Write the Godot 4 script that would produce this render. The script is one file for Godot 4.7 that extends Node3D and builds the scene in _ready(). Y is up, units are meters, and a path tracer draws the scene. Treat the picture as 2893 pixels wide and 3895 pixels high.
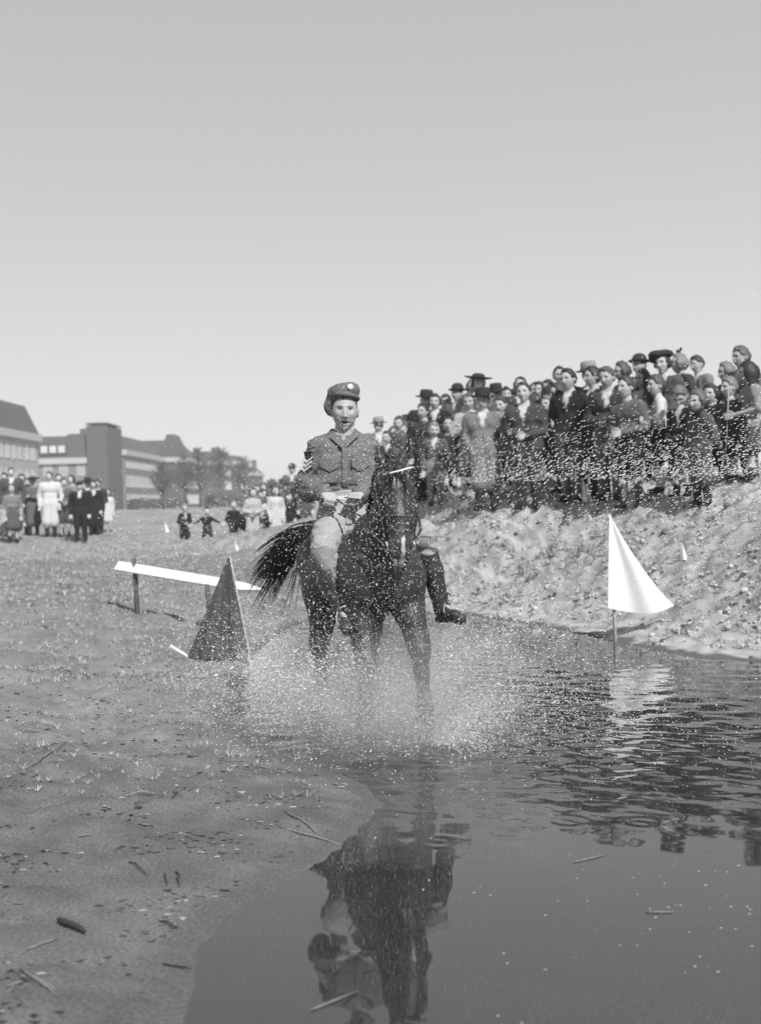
extends Node3D
# A mounted soldier splashes through a ditch between two gate flags while a crowd watches from the bank.

var rng := RandomNumberGenerator.new()
var fn := FastNoiseLite.new()
var used := {}
var greys := {}
var tex := {}
var mats := {}

# ---------------------------------------------------------------- small helpers
func numbered(called: String) -> String:
	used[called] = used.get(called, 0) + 1
	return called if used[called] == 1 else "%s_%03d" % [called, used[called] - 1]

func tag(o: Node, label: String, category: String, group := "", kind := ""):
	if label: o.set_meta("label", label)
	if category: o.set_meta("category", category)
	if group: o.set_meta("group", group)
	if kind: o.set_meta("kind", kind)
	return o

func thing(called: String, label: String, category: String, at := Vector3.ZERO, turn := 0.0, group := "") -> Node3D:
	var o := Node3D.new()
	o.name = numbered(called)
	add_child(o)
	o.position = at
	o.rotation.y = turn
	tag(o, label, category, group)
	return o

func part(called: String, mesh: Mesh, m: Material, parent: Node, at := Vector3.ZERO) -> MeshInstance3D:
	var o := MeshInstance3D.new()
	o.name = numbered(called) if parent == self else called
	o.mesh = mesh
	o.material_override = m
	o.position = at
	parent.add_child(o, true)
	return o

func g(v: float) -> Color:
	return Color(v, v, v).linear_to_srgb()

func noise_tex(key: String, freq: float, lo: float, hi: float, octaves := 4, size := 512) -> NoiseTexture2D:
	if tex.has(key): return tex[key]
	var n := FastNoiseLite.new()
	n.seed = key.hash() % 1000
	n.noise_type = FastNoiseLite.TYPE_SIMPLEX_SMOOTH
	n.frequency = freq
	n.fractal_octaves = octaves
	var t := NoiseTexture2D.new()
	t.width = size; t.height = size
	t.seamless = true
	t.noise = n
	var r := Gradient.new()
	r.set_color(0, Color(lo, lo, lo)); r.set_color(1, Color(hi, hi, hi))
	t.color_ramp = r
	tex[key] = t
	return t

func mat(key: String, v: float, rough := 0.9, texture: Texture2D = null, scale := 1.0, bump := 0.0, spec := 0.5) -> StandardMaterial3D:
	if mats.has(key): return mats[key]
	var m := StandardMaterial3D.new()
	m.resource_name = key
	m.albedo_color = g(v)
	m.roughness = rough
	m.metallic_specular = spec
	if texture:
		m.albedo_texture = texture
		m.uv1_triplanar = true
		m.uv1_scale = Vector3.ONE * scale
		if bump > 0.0:
			m.heightmap_enabled = true
			m.heightmap_texture = texture
			m.heightmap_scale = bump
	mats[key] = m
	return m

func arrays(v: PackedVector3Array, n: PackedVector3Array, i: PackedInt32Array, c := PackedColorArray()) -> ArrayMesh:
	var a := []
	a.resize(Mesh.ARRAY_MAX)
	a[Mesh.ARRAY_VERTEX] = v
	a[Mesh.ARRAY_NORMAL] = n
	a[Mesh.ARRAY_INDEX] = i
	if c.size(): a[Mesh.ARRAY_COLOR] = c
	var m := ArrayMesh.new()
	m.add_surface_from_arrays(Mesh.PRIMITIVE_TRIANGLES, a)
	return m

func st_new() -> SurfaceTool:
	var st := SurfaceTool.new()
	st.begin(Mesh.PRIMITIVE_TRIANGLES)
	return st

func quad(st: SurfaceTool, a: Vector3, b: Vector3, c: Vector3, d: Vector3):
	for p in [a, b, c, a, c, d]: st.add_vertex(p)

func st_done(st: SurfaceTool) -> ArrayMesh:
	st.generate_normals()
	return st.commit()

# a box along x, y, z axes given by corner transform; slightly chamfered look is left to scale
func box(st: SurfaceTool, c: Vector3, ax: Vector3, ay: Vector3, az: Vector3):
	st.set_smooth_group(-1)
	var p := []
	for k in 8:
		p.append(c + ax * (1 if k & 1 else -1) + ay * (1 if k & 2 else -1) + az * (1 if k & 4 else -1))
	for f in [[0, 2, 3, 1], [4, 5, 7, 6], [0, 1, 5, 4], [2, 6, 7, 3], [0, 4, 6, 2], [1, 3, 7, 5]]:
		quad(st, p[f[0]], p[f[1]], p[f[2]], p[f[3]])

func abox(st: SurfaceTool, lo: Vector3, hi: Vector3):
	var h := (hi - lo) / 2
	box(st, (lo + hi) / 2, Vector3(h.x, 0, 0), Vector3(0, h.y, 0), Vector3(0, 0, h.z))

func tube(st: SurfaceTool, pts: Array, radii: Array, sides := 6, flat := 1.0):
	st.set_smooth_group(1)
	var rings := []
	for k in pts.size():
		var d: Vector3 = ((pts[min(k + 1, pts.size() - 1)] as Vector3) - (pts[max(k - 1, 0)] as Vector3)).normalized()
		var up := Vector3.UP if absf(d.y) < 0.9 else Vector3.RIGHT
		var u := d.cross(up).normalized()
		var w := u.cross(d)
		var ring := []
		for s in sides:
			var a := TAU * s / sides
			ring.append((pts[k] as Vector3) + (u * cos(a) + w * sin(a) * flat) * float(radii[k]))
		rings.append(ring)
	for k in rings.size() - 1:
		for s in sides:
			quad(st, rings[k][s], rings[k][(s + 1) % sides], rings[k + 1][(s + 1) % sides], rings[k + 1][s])
	for e in [0, rings.size() - 1]:
		for s in sides:
			var tri := [pts[e], rings[e][(s + 1) % sides], rings[e][s]] if e == 0 else [pts[e], rings[e][s], rings[e][(s + 1) % sides]]
			for p in tri: st.add_vertex(p)

func lathe(profile: Array, sides := 24, oval := 1.0) -> ArrayMesh:
	var st := st_new()
	st.set_smooth_group(1)
	for k in profile.size() - 1:
		for s in sides:
			var q := []
			for e in [[k, s], [k, s + 1], [k + 1, s + 1], [k + 1, s]]:
				var a: float = TAU * e[1] / sides
				q.append(Vector3(sin(a) * profile[e[0]].x, profile[e[0]].y, cos(a) * profile[e[0]].x * oval))
			quad(st, q[0], q[1], q[2], q[3])
	return st_done(st)

# ---------------------------------------------------------------- bodies from bones
# bone: [a, b, ra, rb, region, squash]; a signed distance field meshed as surface nets
func sdf(bones: Array, cell: float, k: float) -> Dictionary:
	var lo := Vector3.ONE * 1e9
	var hi := -lo
	for b in bones:
		var r: float = maxf(b[2], b[3]) * 1.35
		lo = lo.min(b[0] - Vector3.ONE * r).min(b[1] - Vector3.ONE * r)
		hi = hi.max(b[0] + Vector3.ONE * r).max(b[1] + Vector3.ONE * r)
	lo -= Vector3.ONE * (cell * 3.0 + k * 0.5)
	hi += Vector3.ONE * (cell * 3.0 + k * 0.5)
	var nx := int((hi.x - lo.x) / cell) + 2
	var ny := int((hi.y - lo.y) / cell) + 2
	var nz := int((hi.z - lo.z) / cell) + 2
	var val := PackedFloat32Array()
	val.resize(nx * ny * nz); val.fill(0.5)
	var reg := PackedByteArray()
	reg.resize(nx * ny * nz)
	for b in bones:
		var a: Vector3 = b[0]
		var e: Vector3 = b[1]
		var ra: float = b[2]
		var rb: float = b[3]
		var id: int = b[4]
		var sq: Vector3 = b[5] if b.size() > 5 else Vector3.ONE
		var ab := e - a
		var l2 := maxf(ab.length_squared(), 1e-9)
		var m := maxf(ra, rb) * 1.35 + cell * 2.0 + k * 0.5
		var x0 := maxi(0, int((minf(a.x, e.x) - m - lo.x) / cell))
		var x1 := mini(nx - 1, int((maxf(a.x, e.x) + m - lo.x) / cell) + 1)
		var y0 := maxi(0, int((minf(a.y, e.y) - m - lo.y) / cell))
		var y1 := mini(ny - 1, int((maxf(a.y, e.y) + m - lo.y) / cell) + 1)
		var z0 := maxi(0, int((minf(a.z, e.z) - m - lo.z) / cell))
		var z1 := mini(nz - 1, int((maxf(a.z, e.z) + m - lo.z) / cell) + 1)
		for z in range(z0, z1 + 1):
			for y in range(y0, y1 + 1):
				var at := (z * ny + y) * nx + x0
				var p := lo + Vector3(x0, y, z) * cell
				for x in range(x0, x1 + 1):
					var q := p - a
					var t := clampf(q.dot(ab) / l2, 0.0, 1.0)
					var d := ((q - ab * t) * sq).length() - (ra + (rb - ra) * t)
					var o := val[at]
					if d < o: reg[at] = id
					var h := k - absf(d - o)
					val[at] = minf(d, o) - (h * h / k * 0.25 if h > 0.0 else 0.0)
					at += 1
					p.x += cell
	var v := PackedVector3Array()
	var n := PackedVector3Array()
	var r := PackedByteArray()
	var vid := PackedInt32Array()
	vid.resize(nx * ny * nz); vid.fill(-1)
	var off := [0, 1, nx, nx + 1, nx * ny, nx * ny + 1, nx * ny + nx, nx * ny + nx + 1]
	var edges := [[0, 1], [2, 3], [4, 5], [6, 7], [0, 2], [1, 3], [4, 6], [5, 7], [0, 4], [1, 5], [2, 6], [3, 7]]
	var f := PackedFloat32Array()
	f.resize(8)
	var o1: int = nx
	var o2: int = nx * ny
	for z in nz - 1:
		for y in ny - 1:
			var at := (z * ny + y) * nx
			for x in nx - 1:
				var neg := 0
				if val[at] < 0.0: neg += 1
				if val[at + 1] < 0.0: neg += 1
				if val[at + o1] < 0.0: neg += 1
				if val[at + o1 + 1] < 0.0: neg += 1
				if val[at + o2] < 0.0: neg += 1
				if val[at + o2 + 1] < 0.0: neg += 1
				if val[at + o2 + o1] < 0.0: neg += 1
				if val[at + o2 + o1 + 1] < 0.0: neg += 1
				if neg > 0 and neg < 8:
					for c in 8: f[c] = val[at + off[c]]
					var s := Vector3.ZERO
					var count := 0
					for e in edges:
						var fa := f[e[0]]
						var fb := f[e[1]]
						if (fa < 0.0) != (fb < 0.0):
							var t := fa / (fa - fb)
							var pa := Vector3(e[0] & 1, (e[0] >> 1) & 1, e[0] >> 2)
							var pb := Vector3(e[1] & 1, (e[1] >> 1) & 1, e[1] >> 2)
							s += pa.lerp(pb, t)
							count += 1
					vid[at] = v.size()
					v.append(lo + (Vector3(x, y, z) + s / count) * cell)
					n.append(Vector3(f[1] + f[3] + f[5] + f[7] - f[0] - f[2] - f[4] - f[6], f[2] + f[3] + f[6] + f[7] - f[0] - f[1] - f[4] - f[5], f[4] + f[5] + f[6] + f[7] - f[0] - f[1] - f[2] - f[3]).normalized())
					var best := 0
					for c in 8:
						if f[c] < f[best]: best = c
					r.append(reg[at + off[best]])
				at += 1
	var idx := PackedInt32Array()
	var steps := [[1, o1, o2], [o1, o2, 1], [o2, 1, o1]]
	for z in range(1, nz - 1):
		for y in range(1, ny - 1):
			for x in range(1, nx - 1):
				var at := (z * ny + y) * nx + x
				if vid[at] < 0: continue
				var inside := val[at] < 0.0
				for s in steps:
					if (val[at + s[0]] < 0.0) == inside: continue
					var a := vid[at]
					var b := vid[at - s[1]]
					var c := vid[at - s[1] - s[2]]
					var d := vid[at - s[2]]
					if a < 0 or b < 0 or c < 0 or d < 0: continue
					if inside: idx.append_array(PackedInt32Array([a, c, b, a, d, c]))
					else: idx.append_array(PackedInt32Array([a, b, c, a, c, d]))
	return {"v": v, "n": n, "i": idx, "r": r}

func field(bones: Array, p: Vector3, k: float) -> float:
	var val := 0.5
	for b in bones:
		var ab: Vector3 = b[1] - b[0]
		var t := clampf((p - b[0]).dot(ab) / maxf(ab.length_squared(), 1e-9), 0.0, 1.0)
		var d: float = ((p - b[0] - ab * t) * (b[5] if b.size() > 5 else Vector3.ONE)).length() - lerpf(b[2], b[3], t)
		var h := k - absf(d - val)
		val = minf(d, val) - (h * h / k * 0.25 if h > 0.0 else 0.0)
	return val

func wrinkle(d: Dictionary, freq: Vector3, amp: float, seed_ := 3):
	fn.seed = seed_
	fn.frequency = 1.0
	fn.fractal_octaves = 2
	var v: PackedVector3Array = d.v
	var n: PackedVector3Array = d.n
	for k in v.size():
		var p := v[k] * freq
		var c := fn.get_noise_3dv(p)
		var e := 0.15
		var gr := Vector3(fn.get_noise_3dv(p + Vector3(e, 0, 0)) - c, fn.get_noise_3dv(p + Vector3(0, e, 0)) - c, fn.get_noise_3dv(p + Vector3(0, 0, e)) - c) / e * freq * amp
		v[k] += n[k] * (c * amp)
		n[k] = (n[k] - (gr - n[k] * n[k].dot(gr))).normalized()
	d.v = v
	d.n = n

func mesh_of(d: Dictionary, palette := []) -> ArrayMesh:
	if palette.is_empty(): return arrays(d.v, d.n, d.i)
	var c := PackedColorArray()
	c.resize(d.v.size())
	for k in d.r.size():
		var x: float = palette[d.r[k]]
		c[k] = Color(x, x, x)
	return arrays(d.v, d.n, d.i, c)

# ---------------------------------------------------------------- heads
# head height 0.23 m round its centre, facing +z. regions: 0 skin, 5 hair, 7 lips, 8 mouth, 9 eye white, 10 iris
func bump2(x: float, y: float, sx: float, sy: float) -> float:
	return exp(-(x * x) / (sx * sx) - (y * y) / (sy * sy))

func head_point(az: float, el: float, open_mouth: float) -> Vector3:
	var x := 0.0765 * cos(el) * sin(az)
	var y := 0.116 * sin(el)
	var z := 0.097 * cos(el) * cos(az)
	var low := clampf(-y / 0.116, 0.0, 1.0)
	if z > 0.0:
		x *= 1.0 - 0.30 * pow(low, 1.6)
		z *= 1.0 - 0.06 * low
		z = z * 0.93 + 0.004
		if low > 0.45: z += 0.012 * (low - 0.45)
	else:
		x *= 1.0 - 0.38 * pow(low, 1.3)
		z *= 1.0 - 0.42 * pow(low, 1.2)
	if z > 0.0:
		var ax := absf(x)
		var nose := clampf((0.020 - y) / 0.055, 0.0, 1.0)
		z += 0.0235 * nose * bump2(x, 0, 0.0125, 1.0) * (1.0 if y > -0.033 else exp(-pow((y + 0.033) / 0.0075, 2))) * (1.0 if y < 0.02 else 0.0)
		z += 0.006 * bump2(ax - 0.014, y + 0.033, 0.007, 0.008)
		z -= 0.0135 * bump2(ax - 0.031, y - 0.008, 0.0165, 0.0125)
		z += 0.0045 * bump2(ax - 0.031, y - 0.008, 0.010, 0.006)
		z += 0.0055 * bump2(ax - 0.028, y - 0.027, 0.022, 0.008)
		z += 0.005 * bump2(ax - 0.046, y + 0.022, 0.018, 0.016)
		z += 0.0055 * bump2(x, y + 0.056, 0.024, 0.007) + 0.004 * bump2(x, y + 0.073 + 0.006 * open_mouth, 0.021, 0.0065)
		z -= (0.003 + 0.018 * open_mouth) * bump2(x - 0.002, y + 0.065, 0.021, 0.0035 + 0.0055 * open_mouth)
		z -= 0.003 * bump2(x, y + 0.086, 0.025, 0.006)
		z += 0.008 * bump2(x, y + 0.104, 0.022, 0.014)
	return Vector3(x, y, z)

func head_data(res: int, open_mouth := 0.0, bold := 1.0) -> Dictionary:
	var v := PackedVector3Array()
	var r := PackedByteArray()
	var cols := res
	var rows := int(res * 0.8)
	for j in rows + 1:
		var el := -PI / 2 + PI * j / rows
		for i in cols:
			# columns crowd towards the face
			var s := float(i) / cols * 2.0 - 1.0
			var az := PI * (0.45 * s + 0.55 * s * absf(s) * absf(s))
			var p := head_point(az, el, open_mouth)
			v.append(p)
			var id := 0
			if p.z > 0.03:
				var ax := absf(p.x)
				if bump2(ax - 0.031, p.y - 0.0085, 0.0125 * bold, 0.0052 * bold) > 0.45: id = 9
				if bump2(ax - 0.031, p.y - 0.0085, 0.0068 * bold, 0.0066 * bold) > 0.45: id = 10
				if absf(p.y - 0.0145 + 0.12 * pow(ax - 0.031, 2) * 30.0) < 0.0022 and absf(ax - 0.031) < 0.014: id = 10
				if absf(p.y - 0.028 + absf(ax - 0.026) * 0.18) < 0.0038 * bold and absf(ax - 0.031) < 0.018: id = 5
				if bump2(p.x, p.y + 0.057, 0.024, 0.005) > 0.5 or bump2(p.x, p.y + 0.073 + 0.006 * open_mouth, 0.021, 0.0055) > 0.5: id = 7
				if bump2(p.x - 0.002, p.y + 0.065, 0.020, 0.0022 + 0.0068 * open_mouth) > 0.42: id = 8
			r.append(id)
	var idx := PackedInt32Array()
	for j in rows:
		for i in cols:
			var a := j * cols + i
			var b := j * cols + (i + 1) % cols
			idx.append_array(PackedInt32Array([a, a + cols, b, b, a + cols, b + cols]))
	# ears
	for s in [-1.0, 1.0]:
		var base := v.size()
		for j in 9:
			for i in 10:
				var a := TAU * i / 10.0
				var b := PI * j / 8.0
				var q := Vector3(0.008 * sin(b) * cos(a) + 0.004 * sin(b) * (1.0 if sin(a) < 0 else 0.0), 0.031 * cos(b), 0.017 * sin(b) * sin(a))
				q.z += 0.12 * q.y
				v.append(Vector3(s * (0.0775 + q.x), -0.004 + q.y, -0.008 + q.z))
				r.append(0)
		for j in 8:
			for i in 10:
				var a := base + j * 10 + i
				var b := base + j * 10 + (i + 1) % 10
				if s > 0: idx.append_array(PackedInt32Array([a, b, a + 10, b, b + 10, a + 10]))
				else: idx.append_array(PackedInt32Array([a, a + 10, b, b, a + 10, b + 10]))
	return {"v": v, "n": smooth_normals(v, idx), "i": idx, "r": r}

func smooth_normals(v: PackedVector3Array, idx: PackedInt32Array) -> PackedVector3Array:
	var n := PackedVector3Array()
	n.resize(v.size())
	for k in range(0, idx.size(), 3):
		var c := (v[idx[k + 2]] - v[idx[k]]).cross(v[idx[k + 1]] - v[idx[k]])
		n[idx[k]] += c; n[idx[k + 1]] += c; n[idx[k + 2]] += c
	for k in n.size(): n[k] = n[k].normalized()
	return n

# hair as a shell over the same head: style "short", "wave", "long", "thin"
func hair_mesh(style: String, res := 30, seed_ := 1) -> ArrayMesh:
	fn.seed = seed_
	fn.frequency = 1.0
	fn.fractal_octaves = 3
	var v := PackedVector3Array()
	var cols := res
	var rows := int(res * 0.8)
	for j in rows + 1:
		var el := -PI / 2 + PI * j / rows
		for i in cols:
			var az := -PI + TAU * i / cols
			var p := head_point(az, el, 0.0)
			if p.z > 0.0 and p.y < 0.06: p = Vector3(0.0765 * cos(el) * sin(az), p.y, 0.085 * cos(el) * cos(az))
			var a := absf(az)
			var line := lerpf(0.082, 0.012, smoothstep(0.62, 1.25, a))
			if a > 1.25: line = lerpf(0.012, -0.055, smoothstep(1.35, 2.0, a))
			if style == "wave": line = lerpf(0.086, -0.06, smoothstep(0.75, 1.35, a))
			if style == "long": line = lerpf(0.086, -0.10, smoothstep(0.75, 1.25, a))
			line += 0.016 * fn.get_noise_2d(az * 4.0, 3.0) + 0.014 * sin(az * 1.6 + seed_)
			var over := smoothstep(line - 0.006, line + 0.008, p.y)
			var thick := {"short": 0.15, "wave": 0.15, "long": 0.12, "thin": 0.05}[style] as float
			if style == "short" and p.y > 0.05: thick += 0.14 * clampf(p.z * 12.0, 0.0, 1.0) * (0.6 + 0.5 * sin(p.x * 25.0 + seed_))
			thick += 0.12 * fn.get_noise_3d(p.x * 55.0, p.y * 25.0, p.z * 55.0)
			if style == "wave" or style == "long": thick += 0.12 * smoothstep(0.7, 1.1, a) * smoothstep(0.06, 0.0, p.y)
			if style == "wave": thick += 0.09 * fn.get_noise_3d(p.x * 30.0, p.y * 50.0, p.z * 30.0)
			var q := p * lerpf(0.86, 1.0 + thick, over)
			if style == "long" and over > 0.5 and p.y < 0.0 and a > 1.15:
				q.y = p.y * 2.3
				var l := Vector2(q.x, q.z)
				l = l.normalized() * maxf(l.length(), 0.084 + 0.01 * fn.get_noise_2d(az * 6.0, q.y * 20.0))
				q.x = l.x; q.z = l.y - 0.006
			v.append(q)
	var idx := PackedInt32Array()
	for j in rows:
		for i in cols:
			var a := j * cols + i
			var b := j * cols + (i + 1) % cols
			idx.append_array(PackedInt32Array([a, a + cols, b, b, a + cols, b + cols]))
	return arrays(v, smooth_normals(v, idx), idx)

func hand_bones(side: float, curl: float) -> Array:
	# wrist at the origin, fingers along -y, palm facing +z-ish; side +1 puts the thumb towards +x
	var b := [[Vector3(0, 0.01, 0), Vector3(0, -0.03, 0), 0.024, 0.026, 0, Vector3(1, 1, 1.35)], [Vector3(-0.022, -0.055, 0), Vector3(0.022, -0.055, 0), 0.022, 0.022, 0, Vector3(1, 1, 1.4)]]
	var lens := [0.060, 0.072, 0.078, 0.070]
	for f in 4:
		var x := side * (-0.030 + 0.020 * f)
		var root := Vector3(x, -0.072, 0)
		var l: float = lens[f]
		var d1 := Vector3(x * 0.25 / 0.03 * 0.1, -cos(curl * 0.5), sin(curl * 0.5))
		var d2 := Vector3(0, -cos(curl * 1.3), sin(curl * 1.3))
		var d3 := Vector3(0, -cos(curl * 2.1), sin(curl * 2.1))
		var p1 := root + d1 * l * 0.45
		var p2 := p1 + d2 * l * 0.32
		var p3 := p2 + d3 * l * 0.25
		b.append([root + Vector3(0, 0.015, 0), p1, 0.0098, 0.0092, 0]); b.append([p1, p2, 0.0092, 0.0085, 0]); b.append([p2, p3, 0.0085, 0.0075, 0])
	var t0 := Vector3(side * 0.022, -0.028, 0.006)
	var t1 := t0 + Vector3(side * 0.024, -0.026, 0.012)
	var t2 := t1 + Vector3(side * 0.004, -0.030, 0.010)
	b.append([t0, t1, 0.013, 0.0115, 0]); b.append([t1, t2, 0.0115, 0.0088, 0])
	return b

func append_to(d: Dictionary, e: Dictionary, t: Transform3D):
	var base: int = d.v.size()
	var v: PackedVector3Array = d.v
	var n: PackedVector3Array = d.n
	v.append_array(t * (e.v as PackedVector3Array))
	var turn := Transform3D(t.basis.orthonormalized(), Vector3.ZERO)
	n.append_array(turn * (e.n as PackedVector3Array))
	d.v = v; d.n = n
	var r: PackedByteArray = d.r
	r.append_array(e.r)
	d.r = r
	var i: PackedInt32Array = d.i
	var at := i.size()
	i.append_array(e.i)
	for k in range(at, i.size()): i[k] += base
	d.i = i

func setup():
	var cam := Camera3D.new()
	cam.name = "camera"
	add_child(cam)
	cam.position = Vector3(0, 1.38, 0)
	cam.rotation = Vector3(-0.010517, 0, deg_to_rad(-1.5))
	cam.fov = 45.0
	cam.near = 0.05
	cam.far = 3000.0
	var lens := CameraAttributesPhysical.new()
	lens.frustum_focal_length = 28.97
	lens.frustum_focus_distance = 6.7
	lens.frustum_near = 0.05
	lens.frustum_far = 3000.0
	lens.exposure_aperture = 1.7
	cam.attributes = lens
	var we := WorldEnvironment.new()
	we.name = "world_environment"
	var env := Environment.new()
	we.environment = env
	env.tonemap_mode = Environment.TONE_MAPPER_LINEAR
	env.tonemap_exposure = 1.08
	env.background_mode = Environment.BG_SKY
	var sky := Sky.new()
	var sm := ProceduralSkyMaterial.new()
	sm.sky_top_color = Color(0.67, 0.67, 0.67)
	sm.sky_horizon_color = Color(0.93, 0.93, 0.93)
	sm.sky_curve = 0.16
	sm.ground_bottom_color = Color(0.4, 0.4, 0.4)
	sm.ground_horizon_color = Color(0.6, 0.6, 0.6)
	sm.sun_angle_max = 1.0
	sky.sky_material = sm
	env.sky = sky
	env.fog_enabled = true
	env.fog_density = 0.0011
	env.fog_light_color = Color(0.86, 0.86, 0.86)
	env.volumetric_fog_enabled = true
	env.volumetric_fog_density = 0.0
	env.sdfgi_enabled = true
	env.ssao_enabled = true
	env.ssil_enabled = true
	add_child(we)
	var sun := DirectionalLight3D.new()
	sun.name = "sun"
	sun.light_energy = 1.6
	sun.light_color = Color(1, 1, 1)
	sun.light_angular_distance = 0.5
	sun.shadow_enabled = true
	add_child(sun)
	sun.look_at_from_position(Vector3(0.30, 0.68, 0.67) * 50.0, Vector3.ZERO)

# ---------------------------------------------------------------- the terrain
const SHORE := [Vector2(-0.56, -3.27), Vector2(-0.60, -3.83), Vector2(-0.54, -4.15), Vector2(-0.42, -4.40), Vector2(-0.25, -4.73), Vector2(-0.12, -5.18), Vector2(-0.03, -5.56), Vector2(-0.11, -5.96), Vector2(-0.33, -6.37), Vector2(-0.74, -7.16), Vector2(-1.04, -8.04), Vector2(-1.07, -9.09), Vector2(-1.18, -10.49), Vector2(-1.13, -12.34), Vector2(-0.95, -14.10), Vector2(-0.03, -15.09), Vector2(0.91, -14.56), Vector2(1.75, -12.77), Vector2(2.12, -11.43), Vector2(2.54, -10.26), Vector2(3.00, -9.85), Vector2(3.7, -8.9), Vector2(4.3, -7.4), Vector2(4.5, -5.0), Vector2(4.0, -2.0), Vector2(2.5, -1.2), Vector2(-0.3, -1.4), Vector2(-0.5, -2.4)]
# x, z, height of the land above the water
const LAND := [Vector3(4.46, -14.5, 1.40), Vector3(2.74, -15.0, 1.42), Vector3(1.68, -20.0, 1.47), Vector3(0.96, -22.7, 1.19), Vector3(0.32, -26.0, 1.10), Vector3(-1.01, -31.0, 0.85), Vector3(-2.27, -35.0, 0.58), Vector3(-3.2, -34.0, 0.40), Vector3(-3.86, -38.0, 0.40), Vector3(5.4, -17.5, 1.66), Vector3(3.3, -18.0, 1.62), Vector3(2.6, -23.5, 1.42), Vector3(1.7, -28.0, 1.2), Vector3(8.0, -13.0, 1.5), Vector3(7.0, -8.0, 1.3), Vector3(7.0, -3.0, 1.0), Vector3(20.0, -25.0, 1.5), Vector3(-2.0, -4.0, 0.10), Vector3(-1.2, -3.4, 0.07), Vector3(-4.0, -5.0, 0.2), Vector3(-2.2, -8.0, 0.13), Vector3(-5.0, -10.0, 0.3), Vector3(-2.7, -13.7, 0.23), Vector3(-6.0, -16.0, 0.34), Vector3(-1.6, -17.0, 0.2), Vector3(-0.6, -19.5, 0.3), Vector3(-3.0, -24.0, 0.25), Vector3(-5.2, -33.0, 0.22), Vector3(-3.9, -32.0, 0.18), Vector3(-11.4, -37.0, 0.57), Vector3(-8.2, -37.0, 0.49), Vector3(-15.0, -20.0, 0.5), Vector3(-20.0, -80.0, 0.6), Vector3(30.0, -90.0, 0.8), Vector3(-37.0, -170.0, 0.8), Vector3(0.0, -120.0, 0.7), Vector3(-60.0, -60.0, 0.7)]

func shore_distance(x: float, z: float) -> float:
	var p := Vector2(x, z)
	var best := 1e9
	var inside := false
	var j := SHORE.size() - 1
	for i in SHORE.size():
		var a: Vector2 = SHORE[j]
		var b: Vector2 = SHORE[i]
		var e := b - a
		var t := clampf((p - a).dot(e) / e.length_squared(), 0.0, 1.0)
		best = minf(best, (p - a - e * t).length_squared())
		if (b.y > z) != (a.y > z) and x < (a.x - b.x) * (z - b.y) / (a.y - b.y) + b.x: inside = not inside
		j = i
	return -sqrt(best) if inside else sqrt(best)

func land(x: float, z: float) -> float:
	var s := 0.0
	var w := 0.0
	for c in LAND:
		var dx: float = x - c.x
		var dz: float = z - c.y
		var d := dx * dx + dz * dz + 0.4
		var k := 1.0 / (d * d)
		s += k * c.z
		w += k
	return s / w

var last_sd := 0.0
func height(x: float, z: float, fine := true) -> float:
	var sd := 60.0
	if x > -4.5 and x < 8.0 and z > -18.5 and z < 2.0: sd = shore_distance(x, z)
	last_sd = sd
	if sd < 0.0:
		return -0.24 * smoothstep(0.0, 0.7, -sd) - 0.012 * smoothstep(0.0, 0.05, -sd)
	var right := smoothstep(-0.5, 1.6, x)
	var h := land(x, z) * smoothstep(0.0, lerpf(2.4, 2.7, right), sd) + 0.006
	h += smoothstep(0.0, 0.25, sd) * lerpf(0.012, 0.05, right) * smoothstep(0.0, 1.0, sd + 0.3)
	if fine and absf(x) < 40.0 and z > -60.0:
		var near := smoothstep(0.0, 0.5, sd)
		var a := near * lerpf(0.034, 0.055, right)
		h += a * (rough_noise.get_noise_2d(x * 2.2, z * 2.2) * 1.2 + rough_noise.get_noise_2d(x * 7.0 + 40.0, z * 7.0) * 0.8)
		h += near * (1.0 - right) * 0.06 * rough_noise.get_noise_2d(x * 0.9 + 17.0, z * 0.9)
		h += near * lerpf(0.006, 0.040, right) * rough_noise.get_noise_2d(x * 14.0, z * 14.0 + 70.0)
		h = maxf(h, 0.006 + 0.03 * near)
	return h

var rough_noise := FastNoiseLite.new()

func axis(lo: float, hi: float, a: float, b: float, step: float, grow: float) -> PackedFloat32Array:
	var left := []
	var x := a
	var s := step
	while x > lo:
		s *= grow
		x -= s
		left.append(x)
	left.reverse()
	var out := PackedFloat32Array(left)
	x = a
	while x < b:
		out.append(x)
		x += step
	s = step
	while x < hi:
		out.append(x)
		s *= grow
		x += s
	out.append(x)
	return out

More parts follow.
